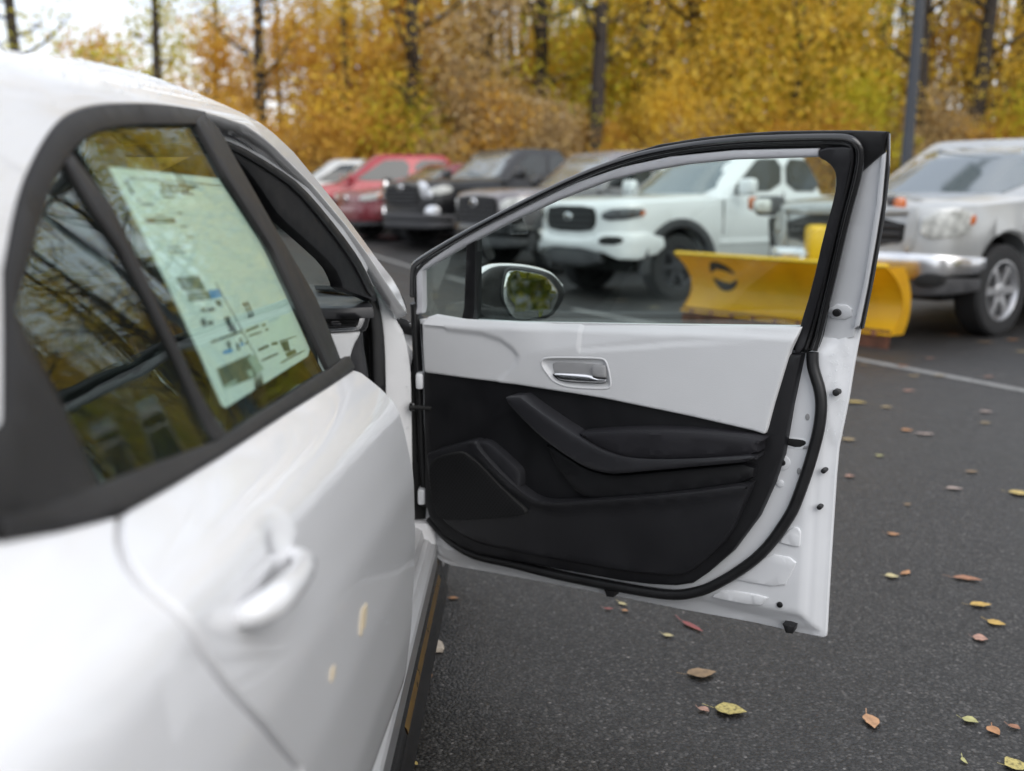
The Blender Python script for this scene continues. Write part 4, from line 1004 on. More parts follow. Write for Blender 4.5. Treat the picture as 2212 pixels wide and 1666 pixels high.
dplate('pull_handle', 'pull', .03, .085, 'pull', r=.008, step=.012, smooth=1, seg=.008)
dplate('armrest', 'arm', .03, .076, 'pad', r=.010, step=.015, smooth=1, seg=.01, hfun=lambda u, z: .010 * np.sin(np.clip((u - .45) / .5, 0, 1) * math.pi))
dplate('under_armrest', 'under', .02, .050, 'card', r=.010, step=.02, smooth=1)
def low_h(u, z):
    rim = DOOR['lower'][6:17]
    d = seglist(rim, u, z)
    return .010 * np.exp(-(d / .02) ** 2) - .03 * sstep(.62 - z, 0, .30) * 1.0
dplate('door_pocket', 'lower', .02, .062, 'card_light', r=.008, step=.014, smooth=1, hfun=low_h, seg=.01)
dplate('pocket_divider', 'cup', .02, .058, 'pull', r=.008, step=.015, smooth=1)
grl = dplate('speaker_grille', 'grille', .05, .0695, 'void', r=.003, step=.02, smooth=1, hfun=lambda u, z: -.012 * sstep(.62 - z, 0, .25))
# fine wires of the grille: crossing rows, too many to count singly
bm = bmesh.new()
gp = DOOR['grille']
for ang, sp in ((-38, .0080), (52, .0080)):
    ca, sa = math.cos(math.radians(ang)), math.sin(math.radians(ang))
    G = np.array(gp)
    t0 = (G @ np.array([ca, sa])); s0 = (G @ np.array([-sa, ca]))
    for sv in np.arange(s0.min() + .003, s0.max() - .003, sp):
        tt = np.arange(t0.min(), t0.max(), .008)
        P = np.stack([tt * ca - sv * sa, tt * sa + sv * ca], 1)
        ok = inside(P, gp)
        if ok.sum() < 3:
            continue
        P = P[ok]
        for p, q in zip(P[:-1], P[1:]):
            e = np.array([-(q - p)[1], (q - p)[0]]); e = e / (np.linalg.norm(e) + 1e-9) * .0013
            if np.linalg.norm(q - p) > .012:
                continue
            pts = np.array([p - e, q - e, q + e, p + e])
            ww = .0712 - .012 * sstep(.62 - pts[:, 1], 0, .25)
            bm.faces.new([bm.verts.new(v) for v in dmap(pts[:, 0], pts[:, 1], ww)])
gw = fd(from_bm('grille_mesh', bm, MT['card'], smooth=False))
gw['kind'] = 'stuff'
# metalwork of the door's rear edge
for (u, z), rr in DOOR['plugs']:
    pr_ = [(u + rr * math.cos(a), z + rr * math.sin(a)) for a in np.linspace(0, math.tau, 18, endpoint=False)]
    dplate('plug', pr_, -.03, .004, 'rubber', r=.002, step=0, seg=.01)
for (u, z), rr in DOOR['bump']:
    pr_ = [(u + rr * math.cos(a), z + rr * math.sin(a)) for a in np.linspace(0, math.tau, 18, endpoint=False)]
    dplate('pressed_boss', pr_, -.01, .003, 'primer', r=.002, step=0, seg=.01)
ring_c = DOOR['plugs'][1][0]
dplate('plug_seat', [(ring_c[0] + .017 * math.cos(a), ring_c[1] + .017 * math.sin(a)) for a in np.linspace(0, math.tau, 20, endpoint=False)], -.01, .0022, 'primer', r=.0018, step=0, seg=.01)
dplate('latch_opening', 'latch', -.01, .0012, 'void', r=.0006, step=.02, smooth=1)
lu, lz = np.mean(np.array(DOOR['latch']), 0)
dplate('latch_claw', [(lu + .016, lz - .012), (lu + .03, lz - .009), (lu + .030, lz - .003), (lu + .018, lz - .006)], -.01, .003, 'bowl', r=.0012, step=0, seg=.01)
dplate('latch_seat', [(lu + (a - lu) * 1.28, lz + (b - lz) * 1.5) for a, b in DOOR['latch']], -.01, .0006, 'primer', r=.0005, step=.02, smooth=1)
for du, dz in ((.022, .058), (.010, -.062), (.026, -.05)):
    dplate('screw', [(lu + du + .0045 * math.cos(a), lz + dz + .0075 * math.sin(a)) for a in np.linspace(0, math.tau, 12, endpoint=False)], -.01, .002, 'bowl', r=.001, step=0, seg=.01)
for q in DOOR['clips']:
    dplate('drain_clip', q, -.02, .010, 'rubber', r=.002, step=.02)
for q in DOOR['emboss']:
    dplate('pressed_panel', q, -.01, .0042, 'primer', r=.0028, step=.02, smooth=1, seg=.006)
dplate('plug_plate', 'plugplate', -.03, -.0075, 'primer', r=.0035, step=.02, smooth=1)
# wing mirror on the outside
off = Vector((.62, -.78, .02)).normalized()
def shift(k, d):
    return [Vector(p) + off * d for p in FLAT[k]]
fd(flat('mirror_housing', shift('mhous', -.006), MT['rubber'], .03, r=.010, smooth=2, parent=True))
fd(flat('mirror_cap', shift('mcap', -.016), MT['paint'], .025, r=.006, smooth=2, parent=True))
fd(flat('mirror_rim', shift('mrim', .0), MT['rubber'], .02, r=.006, smooth=1, parent=True))
fd(flat('mirror_glass', shift('mglass', .003), MT['mirror'], .004, r=.0005, smooth=1, parent=True))

# rain beads along the roof edge, the pillar and the post
pB = SIDE['pB']
rng = np.random.default_rng(5)
bm = bmesh.new()
def bead(p, r):
    bmesh.ops.create_icosphere(bm, subdivisions=1, radius=r, matrix=Matrix.Translation(p) @ Matrix.Diagonal((1, 1, .6, 1)))
for _ in range(260):
    y = rng.uniform(.9, 1.72)
    zr = rail_at(y) - abs(rng.normal(0, .022))
    bead(fl(y, zr, -.0003), rng.uniform(.0009, .0021))
for _ in range(70):
    bead((-.288 - rng.uniform(0, .05), 2.655 - .0, rng.uniform(.4, .95)), rng.uniform(.001, .0022))
for _ in range(120):
    u = rng.uniform(1.03, 1.075); z = rng.uniform(.75, .95)
    bead(dpt(u, z, 0.0), rng.uniform(.0008, .0018))
for _ in range(40):
    bead(fl(rng.uniform(1.0, 1.75), rng.uniform(.55, .96), -.0004), rng.uniform(.0007, .0013))
wd = cpart(from_bm('water_beads', bm, mat('water', (0.75, 0.78, 0.8), 0.04, coat=1.0)))
wd['kind'] = 'stuff'
# ---------------------------------------------------------------- parked vehicles
def gz(y):
    """the car park rises gently towards the wood"""
    return .34 * float(sstep(np.array(y, float), 13.0, 22.0))
def vehicle(name, label, loc, heading_deg, P, group='vehicles parked along the wood'):
    """front axle at y=0, nose towards +y, heading measured clockwise from straight at the camera"""
    h = math.radians(heading_deg)
    root = tag(empty(name, loc, math.pi - h), label, P.get('cat', 'pickup truck'), group)
    W2, Lf, wb, Lr = P['W'] / 2, P['Lf'], P['wb'], P['Lr']
    paint = P['paint']
    R = P['R']
    ra = R + .10
    zb0 = P.get('zb', .42)
    belt, hood0, cowl, roofz = P['belt'], P['hood0'], P['cowl'], P['roof']
    n_e = 3.6
    def halfw(y):
        y0 = Lf - .75
        if y > y0:
            t = min(1, (y - y0) / .75)
            return W2 * max(0.0, 1 - t ** n_e) ** (1 / n_e)
        yr = -wb - Lr + .3
        if y < yr:
            t = min(1, (yr - y) / .3)
            return W2 * max(0.0, 1 - t ** 4) ** .25
        return W2
    def ztop(y):
        t = [(-wb - Lr, P['tail']), (-wb - Lr + .06, P['tail'] + .02), (P['cab'][3] - .02, P['tail'] + .02), (P['cab'][3], belt), (P['cab'][0], cowl), (Lf - .35, hood0 + .04), (Lf - .10, hood0), (Lf, hood0 - .10)]
        return float(np.interp(y, [a for a, b in t], [b for a, b in t]))
    ysx = sorted(set(list(np.round(np.concatenate([np.linspace(-wb - Lr, Lf - .75, 34), np.linspace(-ra, ra, 15), np.linspace(-wb - ra, -wb + ra, 15), Lf - .75 + .75 * np.sin(np.linspace(0, math.pi / 2, 12))]), 4))))
    bm = bmesh.new()
    rows = []
    for y in ysx:
        w = max(halfw(y), .02)
        zt = ztop(y)
        zb = zb0 + (.10 if y > Lf - .5 else 0)
        for yc in (0, -wb):
            if abs(y - yc) < ra:
                zb = max(zb, R + math.sqrt(ra * ra - (y - yc) ** 2) * P.get('ah', 1.0))
        zm = max((zb0 + zt) / 2 + .05, zb + .03)
        zs = max(zt - .13, zm + .02)
        half = [(w * .80, zb), (w * .975, zb + .004), (w * .99, zb + .03), (w, zm), (w * .985, zs), (w * .965, zt - .05), (w * .90, zt - .012), (w * .6, zt + .012), (0, zt + .02)]
        full = [(x, z) for x, z in half] + [(-x, z) for x, z in half[::-1][1:]]
        rows.append([bm.verts.new((x, y, z)) for x, z in full])
    for a, b in zip(rows[:-1], rows[1:]):
        k = len(a)
        for i in range(k):
            f = bm.faces.new([a[i], a[(i + 1) % k], b[(i + 1) % k], b[i]])
            f.material_index = 1 if i in (0, k - 1, k - 2) and i == k - 1 else 0
    bm.faces.new(rows[0]); bm.faces.new(rows[-1][::-1])
    from_bm('body', bm, parent=root, mats=[paint, MT['dark']], ang=40)
    # dark underbody and wheel housings
    o = box('underbody', (0, (-wb - Lr + Lf) / 2, .50), (P['W'] * .76, (Lf + wb + Lr) * .86, .36), MT['dark'], root, bev=.05)
    # cab
    c0, c1, c2, c3 = P['cab']          # screen base, roof front, roof back, cab back
    wbt, wrf = W2 * .965, W2 * P.get('tum', .80)
    bm = bmesh.new()
    def ring(t, ins=0.0, dz=0.0):
        y0, y1 = c0 + (c1 - c0) * t, c3 + (c2 - c3) * t
        w = wbt + (wrf - wbt) * t - ins
        y0 -= ins * 1.6; y1 += ins * 1.2
        z = belt - .04 + (roofz - .05 - belt + .04) * t + dz
        pts = []
        n = 40
        for k in range(n):
            a = k * math.tau / n
            ca, sa = math.cos(a), math.sin(a)
            e = 2 / 7.0
            pts.append(bm.verts.new((w * math.copysign(abs(ca) ** e, ca), (y0 + y1) / 2 + (y0 - y1) / 2 * math.copysign(abs(sa) ** e, sa), z)))
        return pts
    rs = [ring(0), ring(.33), ring(.66), ring(1), ring(1, .03, .030), ring(1, .10, .048), ring(1, .30, .055)]
    for a, b in zip(rs[:-1], rs[1:]):
        for k in range(40):
            bm.faces.new([a[k], a[(k + 1) % 40], b[(k + 1) % 40], b[k]])
    bm.faces.new(rs[-1])
    from_bm('cab', bm, paint, root, ang=40)
    def cabpt(side, s, t, off):
        """s along cab (0 screen side, 1 back), t up"""
        y0, y1 = c0 + (c1 - c0) * t, c3 + (c2 - c3) * t
        w = wbt + (wrf - wbt) * t
        return (side * (w + off), y0 + (y1 - y0) * s, belt - .04 + (roofz - .01 - belt) * t)
    def pane(nm, fn, poly, m, off0=.003, off1=.010):
        def f(a, b, w):
            return np.array([fn(float(p), float(q), float(r)) for p, q, r in zip(a, b, w)])
        return plate(nm, poly, f, off0, off1, m, root, r=0, step=.25, smooth=1, seg=.12)
    sp = P.get('split', .52)
    for sd_ in (1, -1):
        fn = lambda s, t, w, q=sd_: cabpt(q, s, t, w)
        pane('side_window', fn, [(.10, .16), (.115, .40), (.17, .80), (.20, .88), (sp - .025, .88), (sp - .025, .16)], MT['carglass'])
        pane('side_window', fn, [(sp + .025, .16), (sp + .025, .88), (.86, .88), (.91, .80), (.93, .16)], MT['carglass'])
        pane('door_seam', fn, [(sp - .006, -.0), (sp - .006, .14), (sp + .006, .14), (sp + .006, 0)], MT['dark'], .003, .006)
    fw = lambda s, t, w: ((s * (wbt + (wrf - wbt) * t)), c0 + (c1 - c0) * t - .22 * abs(s) ** 7 + w, belt - .04 + (roofz - .01 - belt) * t)
    pane('windscreen', fw, [(-.90, .10), (-.86, .90), (0, .93), (.86, .90), (.90, .10), (0, .06)], MT['windscreen'], .010, .018)
    rw = lambda s, t, w: ((s * (wbt + (wrf - wbt) * t)), c3 + (c2 - c3) * t - w, belt - .04 + (roofz - .01 - belt) * t)
    pane('rear_window', rw, [(-.82, .18), (-.76, .84), (.76, .84), (.82, .18)], MT['carglass'], .006, .012)
    # nose contour: arc length s from the centre, positive to the vehicle's left (x<0 is its left when y is forward -> use +x mirrored below)
    cont = []
    for y in np.concatenate([np.linspace(Lf - .75 - .6, Lf - .75, 6)[:-1], Lf - .75 + .75 * np.sin(np.linspace(0, math.pi / 2, 40))]):
        cont.append((halfw(y) if y < Lf - 1e-6 else 0.0, y))
    cont = np.array(cont)[::-1]
    sl = np.concatenate([[0], np.cumsum(np.linalg.norm(np.diff(cont, axis=0), axis=1))])
    def nose(s, z, w):
        s_ = np.abs(s); sg = np.sign(s)
        x = np.interp(s_, sl, cont[:, 0]); y = np.interp(s_, sl, cont[:, 1])
        x2 = np.interp(s_ + .02, sl, cont[:, 0]); y2 = np.interp(s_ + .02, sl, cont[:, 1])
        tx, ty = x2 - x, y2 - y
        L = np.hypot(tx, ty) + 1e-9
        nx, ny = -ty / L, tx / L
        return np.stack([sg * (x + nx * w), y + ny * w, z], 1)
    def nmap(s, z, w):
        return nose(np.asarray(s, float), np.asarray(z, float), np.asarray(w, float))
    def np_(nm, poly, w0, w1, m, par=root, smooth=1, r=.01):
        return plate(nm, poly, nmap, w0, w1, m, par, r=r, step=.10, smooth=smooth, seg=.05)
    N = P['nose']
    gr = np_('grille', N['grille'], -.04, .012, MT['dark'])
    for z in np.arange(min(p[1] for p in N['grille']) + .05, max(p[1] for p in N['grille']) - .03, .07):
        g0 = max(abs(p[0]) for p in N['grille']) - .06
        np_('slat', [(-g0, z), (g0, z), (g0, z + .022), (-g0, z + .022)], .0, .022, N.get('slatmat', MT['grey_plastic']), gr, 0, .004)
    if 'surround' in N:
        for q in N['surround']:
            np_('grille_surround', q, -.02, .03, N['surmat'])
    if 'badge' in N:
        bx, bz, br = N['badge']
        bo = np_('badge', [(bx + br * 1.4 * math.cos(a), bz + br * math.sin(a)) for a in np.linspace(0, math.tau, 16, endpoint=False)], 0, .035, MT['chrome'], smooth=0)
        np_('badge_ring', [(bx + br * .8 * math.cos(a), bz + br * .55 * math.sin(a)) for a in np.linspace(0, math.tau, 16, endpoint=False)], 0, .040, MT['dark'], bo, 0, .003)
    for sd_ in (1, -1):
        hl = np_('headlight', [(sd_ * a, z) for a, z in N['lamp']], -.02, .016, MT[N.get('lampmat', 'lamp')])
        if 'turn' in N:
            np_('indicator', [(sd_ * a, z) for a, z in N['turn']], -.02, .022, MT['orange'], hl, 1, .004)
        if 'fog' in N:
            np_('fog_light', [(sd_ * a, z) for a, z in N['fog']], -.02, .052, N.get('fogmat', MT['dark']))
    np_('bumper', N['bumper'], -.05, .045, N['bmat'], r=.03)
    if 'lower' in N:
        np_('bumper_valance', N['lower'], -.05, .02, MT['grey_plastic'], r=.02)
    # arch flares
    for yc in (0, -wb):
        for sd_ in (1, -1):
            fm = P.get('flare', None)
            if fm is None:
                continue
            pts_o = [((ra + .09) * math.cos(a), (ra + .09) * math.sin(a)) for a in np.linspace(-.12, math.pi + .12, 18)]
            pts_i = [((ra - .02) * math.cos(a), (ra - .02) * math.sin(a)) for a in np.linspace(math.pi + .12, -.12, 18)]
            sm_ = lambda a, b, w, q=sd_, y=yc: np.stack([q * (W2 + np.asarray(w)), y + np.asarray(a), R + np.asarray(b) * P.get('ah', 1.0)], 1)
            plate('wheel_arch_flare', pts_o + pts_i, sm_, -.06, .03, fm, root, r=.015, step=.2, seg=.08)
    for yc in (0, -wb):
        for sd_ in (1, -1):
            wv = car_wheel(sd_ * (W2 - .14), yc, R, R, .25, rimmat=P.get('rim', 'alloy'), out=sd_, steer=0)
            wv.parent = root
    for sd_ in (1, -1):
        mo = box('door_mirror', (sd_ * (W2 + .17), c0 - .34, belt + .10), (.24, .13, .20), P.get('mirror', paint), root, bev=.05, seg=3)
        ms = box('mirror_stalk', (sd_ * (W2 + .03), c0 - .33, belt + .03), (.12, .06, .05), MT['grey_plastic'], root, bev=.015)
        for s_ in (sp - .06, .86):
            y0 = c0 + (c3 - c0) * s_
            box('door_handle', (sd_ * (W2 + .012), y0, belt - .16), (.03, .18, .035), P.get('handle', paint), root, bev=.01)
        for s_ in (.06, sp, .95):
            y0 = c0 + (c3 - c0) * s_
            box('door_shut_line', (sd_ * (W2 - .004), y0, (belt + zb0 + .25) / 2), (.012, .012, belt - zb0 - .35), MT['dark'], root, bev=0)
        box('sill_moulding', (sd_ * (W2 - .005), (c0 + c3) / 2, zb0 + .20), (.03, abs(c3 - c0) - .15, .07), P.get('mould', paint), root, bev=.012)
        box('tail_light', (sd_ * (W2 - .06), -wb - Lr + .03, P['tail'] - .22), (.12, .08, .34), MT['orange'], root, bev=.02)
    box('rear_bumper', (0, -wb - Lr - .03, .58), (P['W'] * .92, .16, .18), MT['grey_plastic'], root, bev=.04)
    return root

def paint_mat(name, c, metal=0.0, rough=.3):
    return mat(name, c, rough, metal=metal, coat=.9, vary=.03, vscale=1.2)
silver = paint_mat('silver_paint', (.46, .47, .465), .4, .36)
white2 = paint_mat('truck_white_paint', (.76, .77, .77))
red = paint_mat('red_paint', (.31, .010, .020), .2)
darkred = paint_mat('dark_red_paint', (.17, .012, .020), .2)
black = mat('black_paint', (.006, .006, .007), .3, coat=.45)
grey = paint_mat('taupe_grey_paint', (.19, .175, .18), .4)
def lamp_box(a0, a1, z0, z1, sl=.03):
    return [(a0, z0), (a0, z1), (a1, z1 + sl), (a1, z0 + sl)]
TRUCK = dict(W=1.90, Lf=.92, wb=3.2, Lr=1.15, R=.385, zb=.46, belt=1.22, hood0=1.15, cowl=1.23, roof=1.79, tail=1.18, cab=(-.55, -1.22, -2.30, -2.62), split=.56)
# white pickup
P1 = dict(TRUCK, paint=white2, flare=MT['grey_plastic'], rim='darkalloy', ah=1.0, mirror=white2,
          nose=dict(grille=[(-.40, .80), (-.50, .88), (-.50, 1.02), (-.42, 1.10), (.42, 1.10), (.50, 1.02), (.50, .88), (.40, .80)], badge=(0, .97, .055),
                    lamp=[(.58, .93), (.60, 1.06), (1.05, 1.09), (1.12, 1.05), (1.02, .96)], turn=[(1.05, .985), (1.06, 1.045), (1.12, 1.055), (1.10, 1.0)], lampmat='darklamp',
                    fog=[(.56, .66), (.60, .76), (.88, .76), (.84, .66)], bumper=[(-1.40, .58), (-1.35, .80), (-.55, .80), (-.45, .72), (.45, .72), (.55, .80), (1.35, .80), (1.40, .58), (.9, .46), (.55, .60), (-.55, .60), (-.9, .46)], bmat=white2,
                    lower=[(-.60, .40), (-.58, .60), (.58, .60), (.60, .40)]))
vehicle('pickup_truck', 'white pickup truck with a black grille seen through the window glass of the open door', (1.33, 13.2, gz(13.2)), 57, P1)
# silver pickup behind the plough
P2 = dict(TRUCK, W=2.03, Lf=1.0, wb=3.7, Lr=1.2, R=.405, belt=1.24, hood0=1.15, cowl=1.24, roof=1.79, tail=1.23, tum=.76, cab=(-.36, -1.34, -2.55, -2.95), paint=silver, mirror=silver, split=.58,
          nose=dict(grille=[(-.60, .78), (-.64, 1.06), (.64, 1.06), (.60, .78)], surround=[[(-.66, 1.06), (-.66, 1.15), (.66, 1.15), (.66, 1.06)], [(-.70, .76), (-.73, 1.14), (-.64, 1.14), (-.61, .76)], [(.61, .76), (.64, 1.14), (.73, 1.14), (.70, .76)]], surmat=silver,
                    lamp=[(.74, .86), (.76, 1.10), (1.18, 1.12), (1.22, .98), (1.10, .90)], turn=[(1.15, .98), (1.16, 1.07), (1.22, 1.07), (1.21, 1.0)],
                    fog=[(.74, .48), (.72, .56), (.84, .60), (.98, .56), (.94, .48)], bumper=[(-1.38, .58), (-1.36, .76), (1.36, .76), (1.38, .58), (.9, .56), (.6, .50), (-.6, .50), (-.9, .56)], bmat=MT['chrome'],
                    lower=[(-1.34, .38), (-1.36, .58), (1.36, .58), (1.34, .38)]))
vehicle('pickup_truck', 'silver grey pickup truck with a yellow plough in front of it', (3.63, 10.05, 0), 53, P2)
# dark pickups beyond, then two red cars
P3 = dict(TRUCK, paint=grey, mirror=black, rim='darkalloy', flare=MT['grey_plastic'],
          nose=dict(grille=[(-.50, .66), (-.60, .80), (-.60, 1.02), (-.50, 1.10), (.50, 1.10), (.60, 1.02), (.60, .80), (.50, .66)], badge=(0, 1.0, .07), surround=[[(-.7, .60), (-.74, .84), (-.62, .84), (-.56, .60)], [(.56, .60), (.62, .84), (.74, .84), (.7, .60)]], surmat=MT['dark'],
                    lamp=[(.64, .88), (.66, 1.06), (1.10, 1.08), (1.14, .98), (1.0, .90)], fog=[(.66, .62), (.66, .74), (.9, .74), (.88, .62)], fogmat=black,
                    bumper=[(-1.38, .52), (-1.35, .70), (1.35, .70), (1.38, .52)], bmat=black, lower=[(-1.3, .36), (-1.3, .52), (1.3, .52), (1.3, .36)]))
vehicle('pickup_truck', 'taupe grey pickup truck with a black grille, beside the white pickup', (.06, 16.3, gz(16.3)), 58, P3)
P4 = dict(TRUCK, paint=black, mirror=black, rim='alloy',
          nose=dict(grille=[(-.46, .74), (-.54, .86), (-.50, 1.12), (.50, 1.12), (.54, .86), (.46, .74)], badge=(0, 1.06, .06), surround=[[(-.86, .86), (-.68, 1.18), (-.50, 1.18), (-.58, .86)], [(.58, .86), (.50, 1.18), (.68, 1.18), (.86, .86)], [(-.95, .56), (-.92, .76), (-.68, .76), (-.64, .56)], [(.64, .56), (.68, .76), (.92, .76), (.95, .56)]], surmat=MT['chrome'],
                    lamp=[(.78, .92), (.76, 1.08), (1.14, 1.10), (1.16, .98)], bumper=[(-1.38, .50), (-1.36, .62), (1.36, .62), (1.38, .50)], bmat=MT['grey_plastic'], lower=[(-1.3, .36), (-1.3, .50), (1.3, .50), (1.3, .36)]))
vehicle('pickup_truck', 'black pickup truck with bright chrome corners round its grille, beside the red cars', (-1.45, 19.4, gz(19.4)), 50, P4)
CARP = dict(W=1.86, Lf=.90, wb=2.70, Lr=.95, R=.355, zb=.34, belt=1.10, hood0=.93, cowl=1.10, roof=1.72, tail=1.12, cab=(-.25, -1.15, -2.8, -3.45), split=.52, cat='car', tum=.74)
cn = dict(grille=[(-.40, .46), (-.46, .62), (.46, .62), (.40, .46)], badge=(0, .80, .05), lamp=[(.50, .74), (.54, .86), (1.05, .93), (1.12, .88), (.95, .78)], turn=[(.92, .80), (.95, .88), (1.06, .90), (1.02, .84)],
          bumper=[(-1.36, .40), (-1.34, .64), (-.5, .66), (.5, .66), (1.34, .64), (1.36, .40), (.5, .36), (-.5, .36)], bmat=red, lower=[(-1.0, .28), (-1.0, .38), (1.0, .38), (1.0, .28)])
vehicle('parked_car', 'dark red sedan with its headlight beside the black pickup, lower of the two red cars', (-2.72, 21.3, gz(21.5)), 55, dict(CARP, paint=darkred, mirror=black, roof=1.50, belt=1.02, cowl=1.02, hood0=.90, tail=1.04, nose=dict(cn, bmat=darkred)))
vehicle('parked_car', 'bright red hatchback standing behind the dark red sedan', (-4.55, 23.8, gz(24)), 76, dict(CARP, paint=red, roof=1.74, mirror=red, nose=cn))
pale = paint_mat('pale_silver_paint', (.50, .51, .50), .3)
vehicle('parked_car', 'pale silver car behind the red hatchback, mostly hidden by the white car', (-6.0, 26.4, gz(26)), 72, dict(CARP, paint=pale, mirror=pale, nose=dict(cn, bmat=pale)))
# ---------------------------------------------------------------- snow plough standing in front of the silver pickup
pa, pb = Vector((1.70, 10.42, 0)), Vector((3.12, 8.56, 0))
pdir = (pb - pa).normalized()
pn = Vector((-.797, -.605, 0))
pn = Vector((pdir.y, -pdir.x, 0))
if pn.y > 0:
    pn = -pn
plen = (pb - pa).length
pm = (pa + pb) / 2
plow = tag(empty('snow_plough', pm), 'yellow snow plough blade with a round black emblem, standing in front of the silver pickup', 'snow plough')
def pw(a, f, z):                                    # along the blade from its middle, forward, up
    return pdir * a + pn * f + Vector((0, 0, z))
prof = []
for t in np.linspace(0, 1, 15):
    ang = math.radians(-52 + 112 * t)
    prof.append((.10 - .42 * math.cos(ang) + .26, .12 + .60 * t))
prof = [(.02 + .20 * (2 * t - .88) ** 2, .11 + .555 * t) for t in np.linspace(0, 1, 15)]
bm = bmesh.new()
rows = []
for a in np.linspace(-plen / 2, plen / 2, 21):
    rows.append([bm.verts.new(pw(a, f, z)) for f, z in prof])
for r0, r1 in zip(rows[:-1], rows[1:]):
    for i in range(14):
        bm.faces.new([r0[i], r0[i + 1], r1[i + 1], r1[i]])
bmesh.ops.solidify(bm, geom=bm.faces[:], thickness=.012)
from_bm('moldboard', bm, MT['yellow'], plow, ang=30)
def pbar(name, pts, r, m, par=plow):
    return tube(name, [pw(*p) for p in pts], r, m, par, seg=8)
pbar('top_rail', [(-plen / 2, prof[-1][0], prof[-1][1] + .012), (plen / 2, prof[-1][0], prof[-1][1] + .012)], .020, MT['yellow'])
for sgn in (-1, 1):
    bm = bmesh.new()
    a = sgn * (plen / 2 + .004)
    fr = [bm.verts.new(pw(a, f + .012, z)) for f, z in prof]
    bk = [bm.verts.new(pw(a, f * .5 - .09, z)) for f, z in prof]
    for i in range(14):
        bm.faces.new([fr[i], fr[i + 1], bk[i + 1], bk[i]])
    bmesh.ops.solidify(bm, geom=bm.faces[:], thickness=.012)
    from_bm('end_plate', bm, MT['yellow'], plow)
for k in np.linspace(-plen / 2 + .25, plen / 2 - .25, 6):
    bm = bmesh.new()
    fr = [bm.verts.new(pw(k, f - .012, z)) for f, z in prof]
    bk = [bm.verts.new(pw(k, f - .10, z)) for f, z in prof]
    for i in range(14):
        bm.faces.new([fr[i], fr[i + 1], bk[i + 1], bk[i]])
    bmesh.ops.solidify(bm, geom=bm.faces[:], thickness=.01)
    from_bm('rib', bm, MT['yellow'], plow)
bm = bmesh.new()
for s0, s1 in ((-plen / 2 + .01, plen / 2 - .01),):
    q = [pw(s0, .17, .0), pw(s1, .17, .0), pw(s1, .155, .15), pw(s0, .155, .15)]
    bm.faces.new([bm.verts.new(p) for p in q])
bmesh.ops.solidify(bm, geom=bm.faces[:], thickness=.016)
from_bm('cutting_edge', bm, MT['rust'], plow)
for k in np.linspace(-plen / 2 + .15, plen / 2 - .15, 9):
    box('bolt', pw(k, .185, .115), (.035, .035, .035), MT['rust'], plow, bev=.008)
# emblem: two black half moons leaving a slanting yellow band
def blade_f(z):
    return float(np.interp(z, [p[1] for p in prof], [p[0] for p in prof]))
def bmapf(a, b, w):
    return np.array([pw(float(x), blade_f(float(y)) + float(v), float(y)) for x, y, v in zip(a, b, w)])
ec = (-plen / 2 + .44, .47)
for s_ in (1, -1):
    pts = []
    for a in np.linspace(math.radians(8), math.radians(172), 14):
        pts.append((ec[0] + s_ * (  .155 * math.cos(a) ), ec[1] + s_ * (.145 * math.sin(a))))
    pts += [(ec[0] - s_ * .06, ec[1] + s_ * .065), (ec[0] + s_ * .03, ec[1] + s_ * .055)]
    plate('emblem', pts, bmapf, .002, .006, MT['dark'], plow, r=0, step=.05, seg=.03)
# carriage: A-frame, tower and lamps
for s_ in (-1, 1):
    pbar('push_arm', [(s_ * .62, -.05, .24), (s_ * .28, -.72, .34)], .045, MT['yellow'])
    pbar('lamp_post', [(s_ * .52, -.42, .45), (s_ * .62, -.46, .95), (s_ * .62, -.46, 1.02)], .025, MT['dark'])
    lb = box('plough_headlamp', pw(s_ * .62, -.42, 1.13), (.26, .20, .19), MT['grey_plastic'], plow, bev=.05, seg=3)
    ln = box('lens', pw(s_ * .62, -.34, 1.13) + pn * .02, (.17, .12, .14), MT['lamp'], plow, bev=.04, seg=3)
    ti = box('marker_lens', pw(s_ * .80, -.40, 1.15), (.10, .10, .13), MT['orange'], plow, bev=.03)
pbar('tower', [(-.40, -.45, .40), (-.34, -.45, .86), (.34, -.45, .86), (.40, -.45, .40)], .045, MT['yellow'])
box('hydraulic_cover', pw(.12, -.42, .80), (.46, .26, .34), MT['yellow'], plow, bev=.05, seg=3)
pbar('lift_ram', [(0, -.45, .84), (0, -.10, .62)], .03, MT['chrome'])

# ---------------------------------------------------------------- lamp post
lp = tag(empty('lamp_post', (5.40, 15.2, gz(15.2))), 'tall dark grey parking lot lamp post rising behind the silver pickup', 'lamp post')
bm = bmesh.new()
tube_bm(bm, [(0, 0, 0), (.05, 0, 3), (.10, 0, 6.4)], [.085, .075, .065], 12)
from_bm('pole', bm, MT['pole'], lp, ang=60)
lathe('base', [(.24, 0), (.24, .55), (.20, .60), (.10, .62)], lambda a, b, z: (a, b, z), mat('pole_base_concrete', (.32, .31, .30), .85, vary=.15), lp, seg=20)
box('arm', (-.20, -.06, 6.36), (.60, .06, .08), MT['pole'], lp, bev=.01)
hd = box('lamp_head', (-.72, -.08, 6.40), (.62, .36, .16), MT['pole'], lp, bev=.04, seg=3)
box('lens', (-.72, -.08, 6.315), (.46, .26, .03), MT['lamp'], lp, bev=.01)

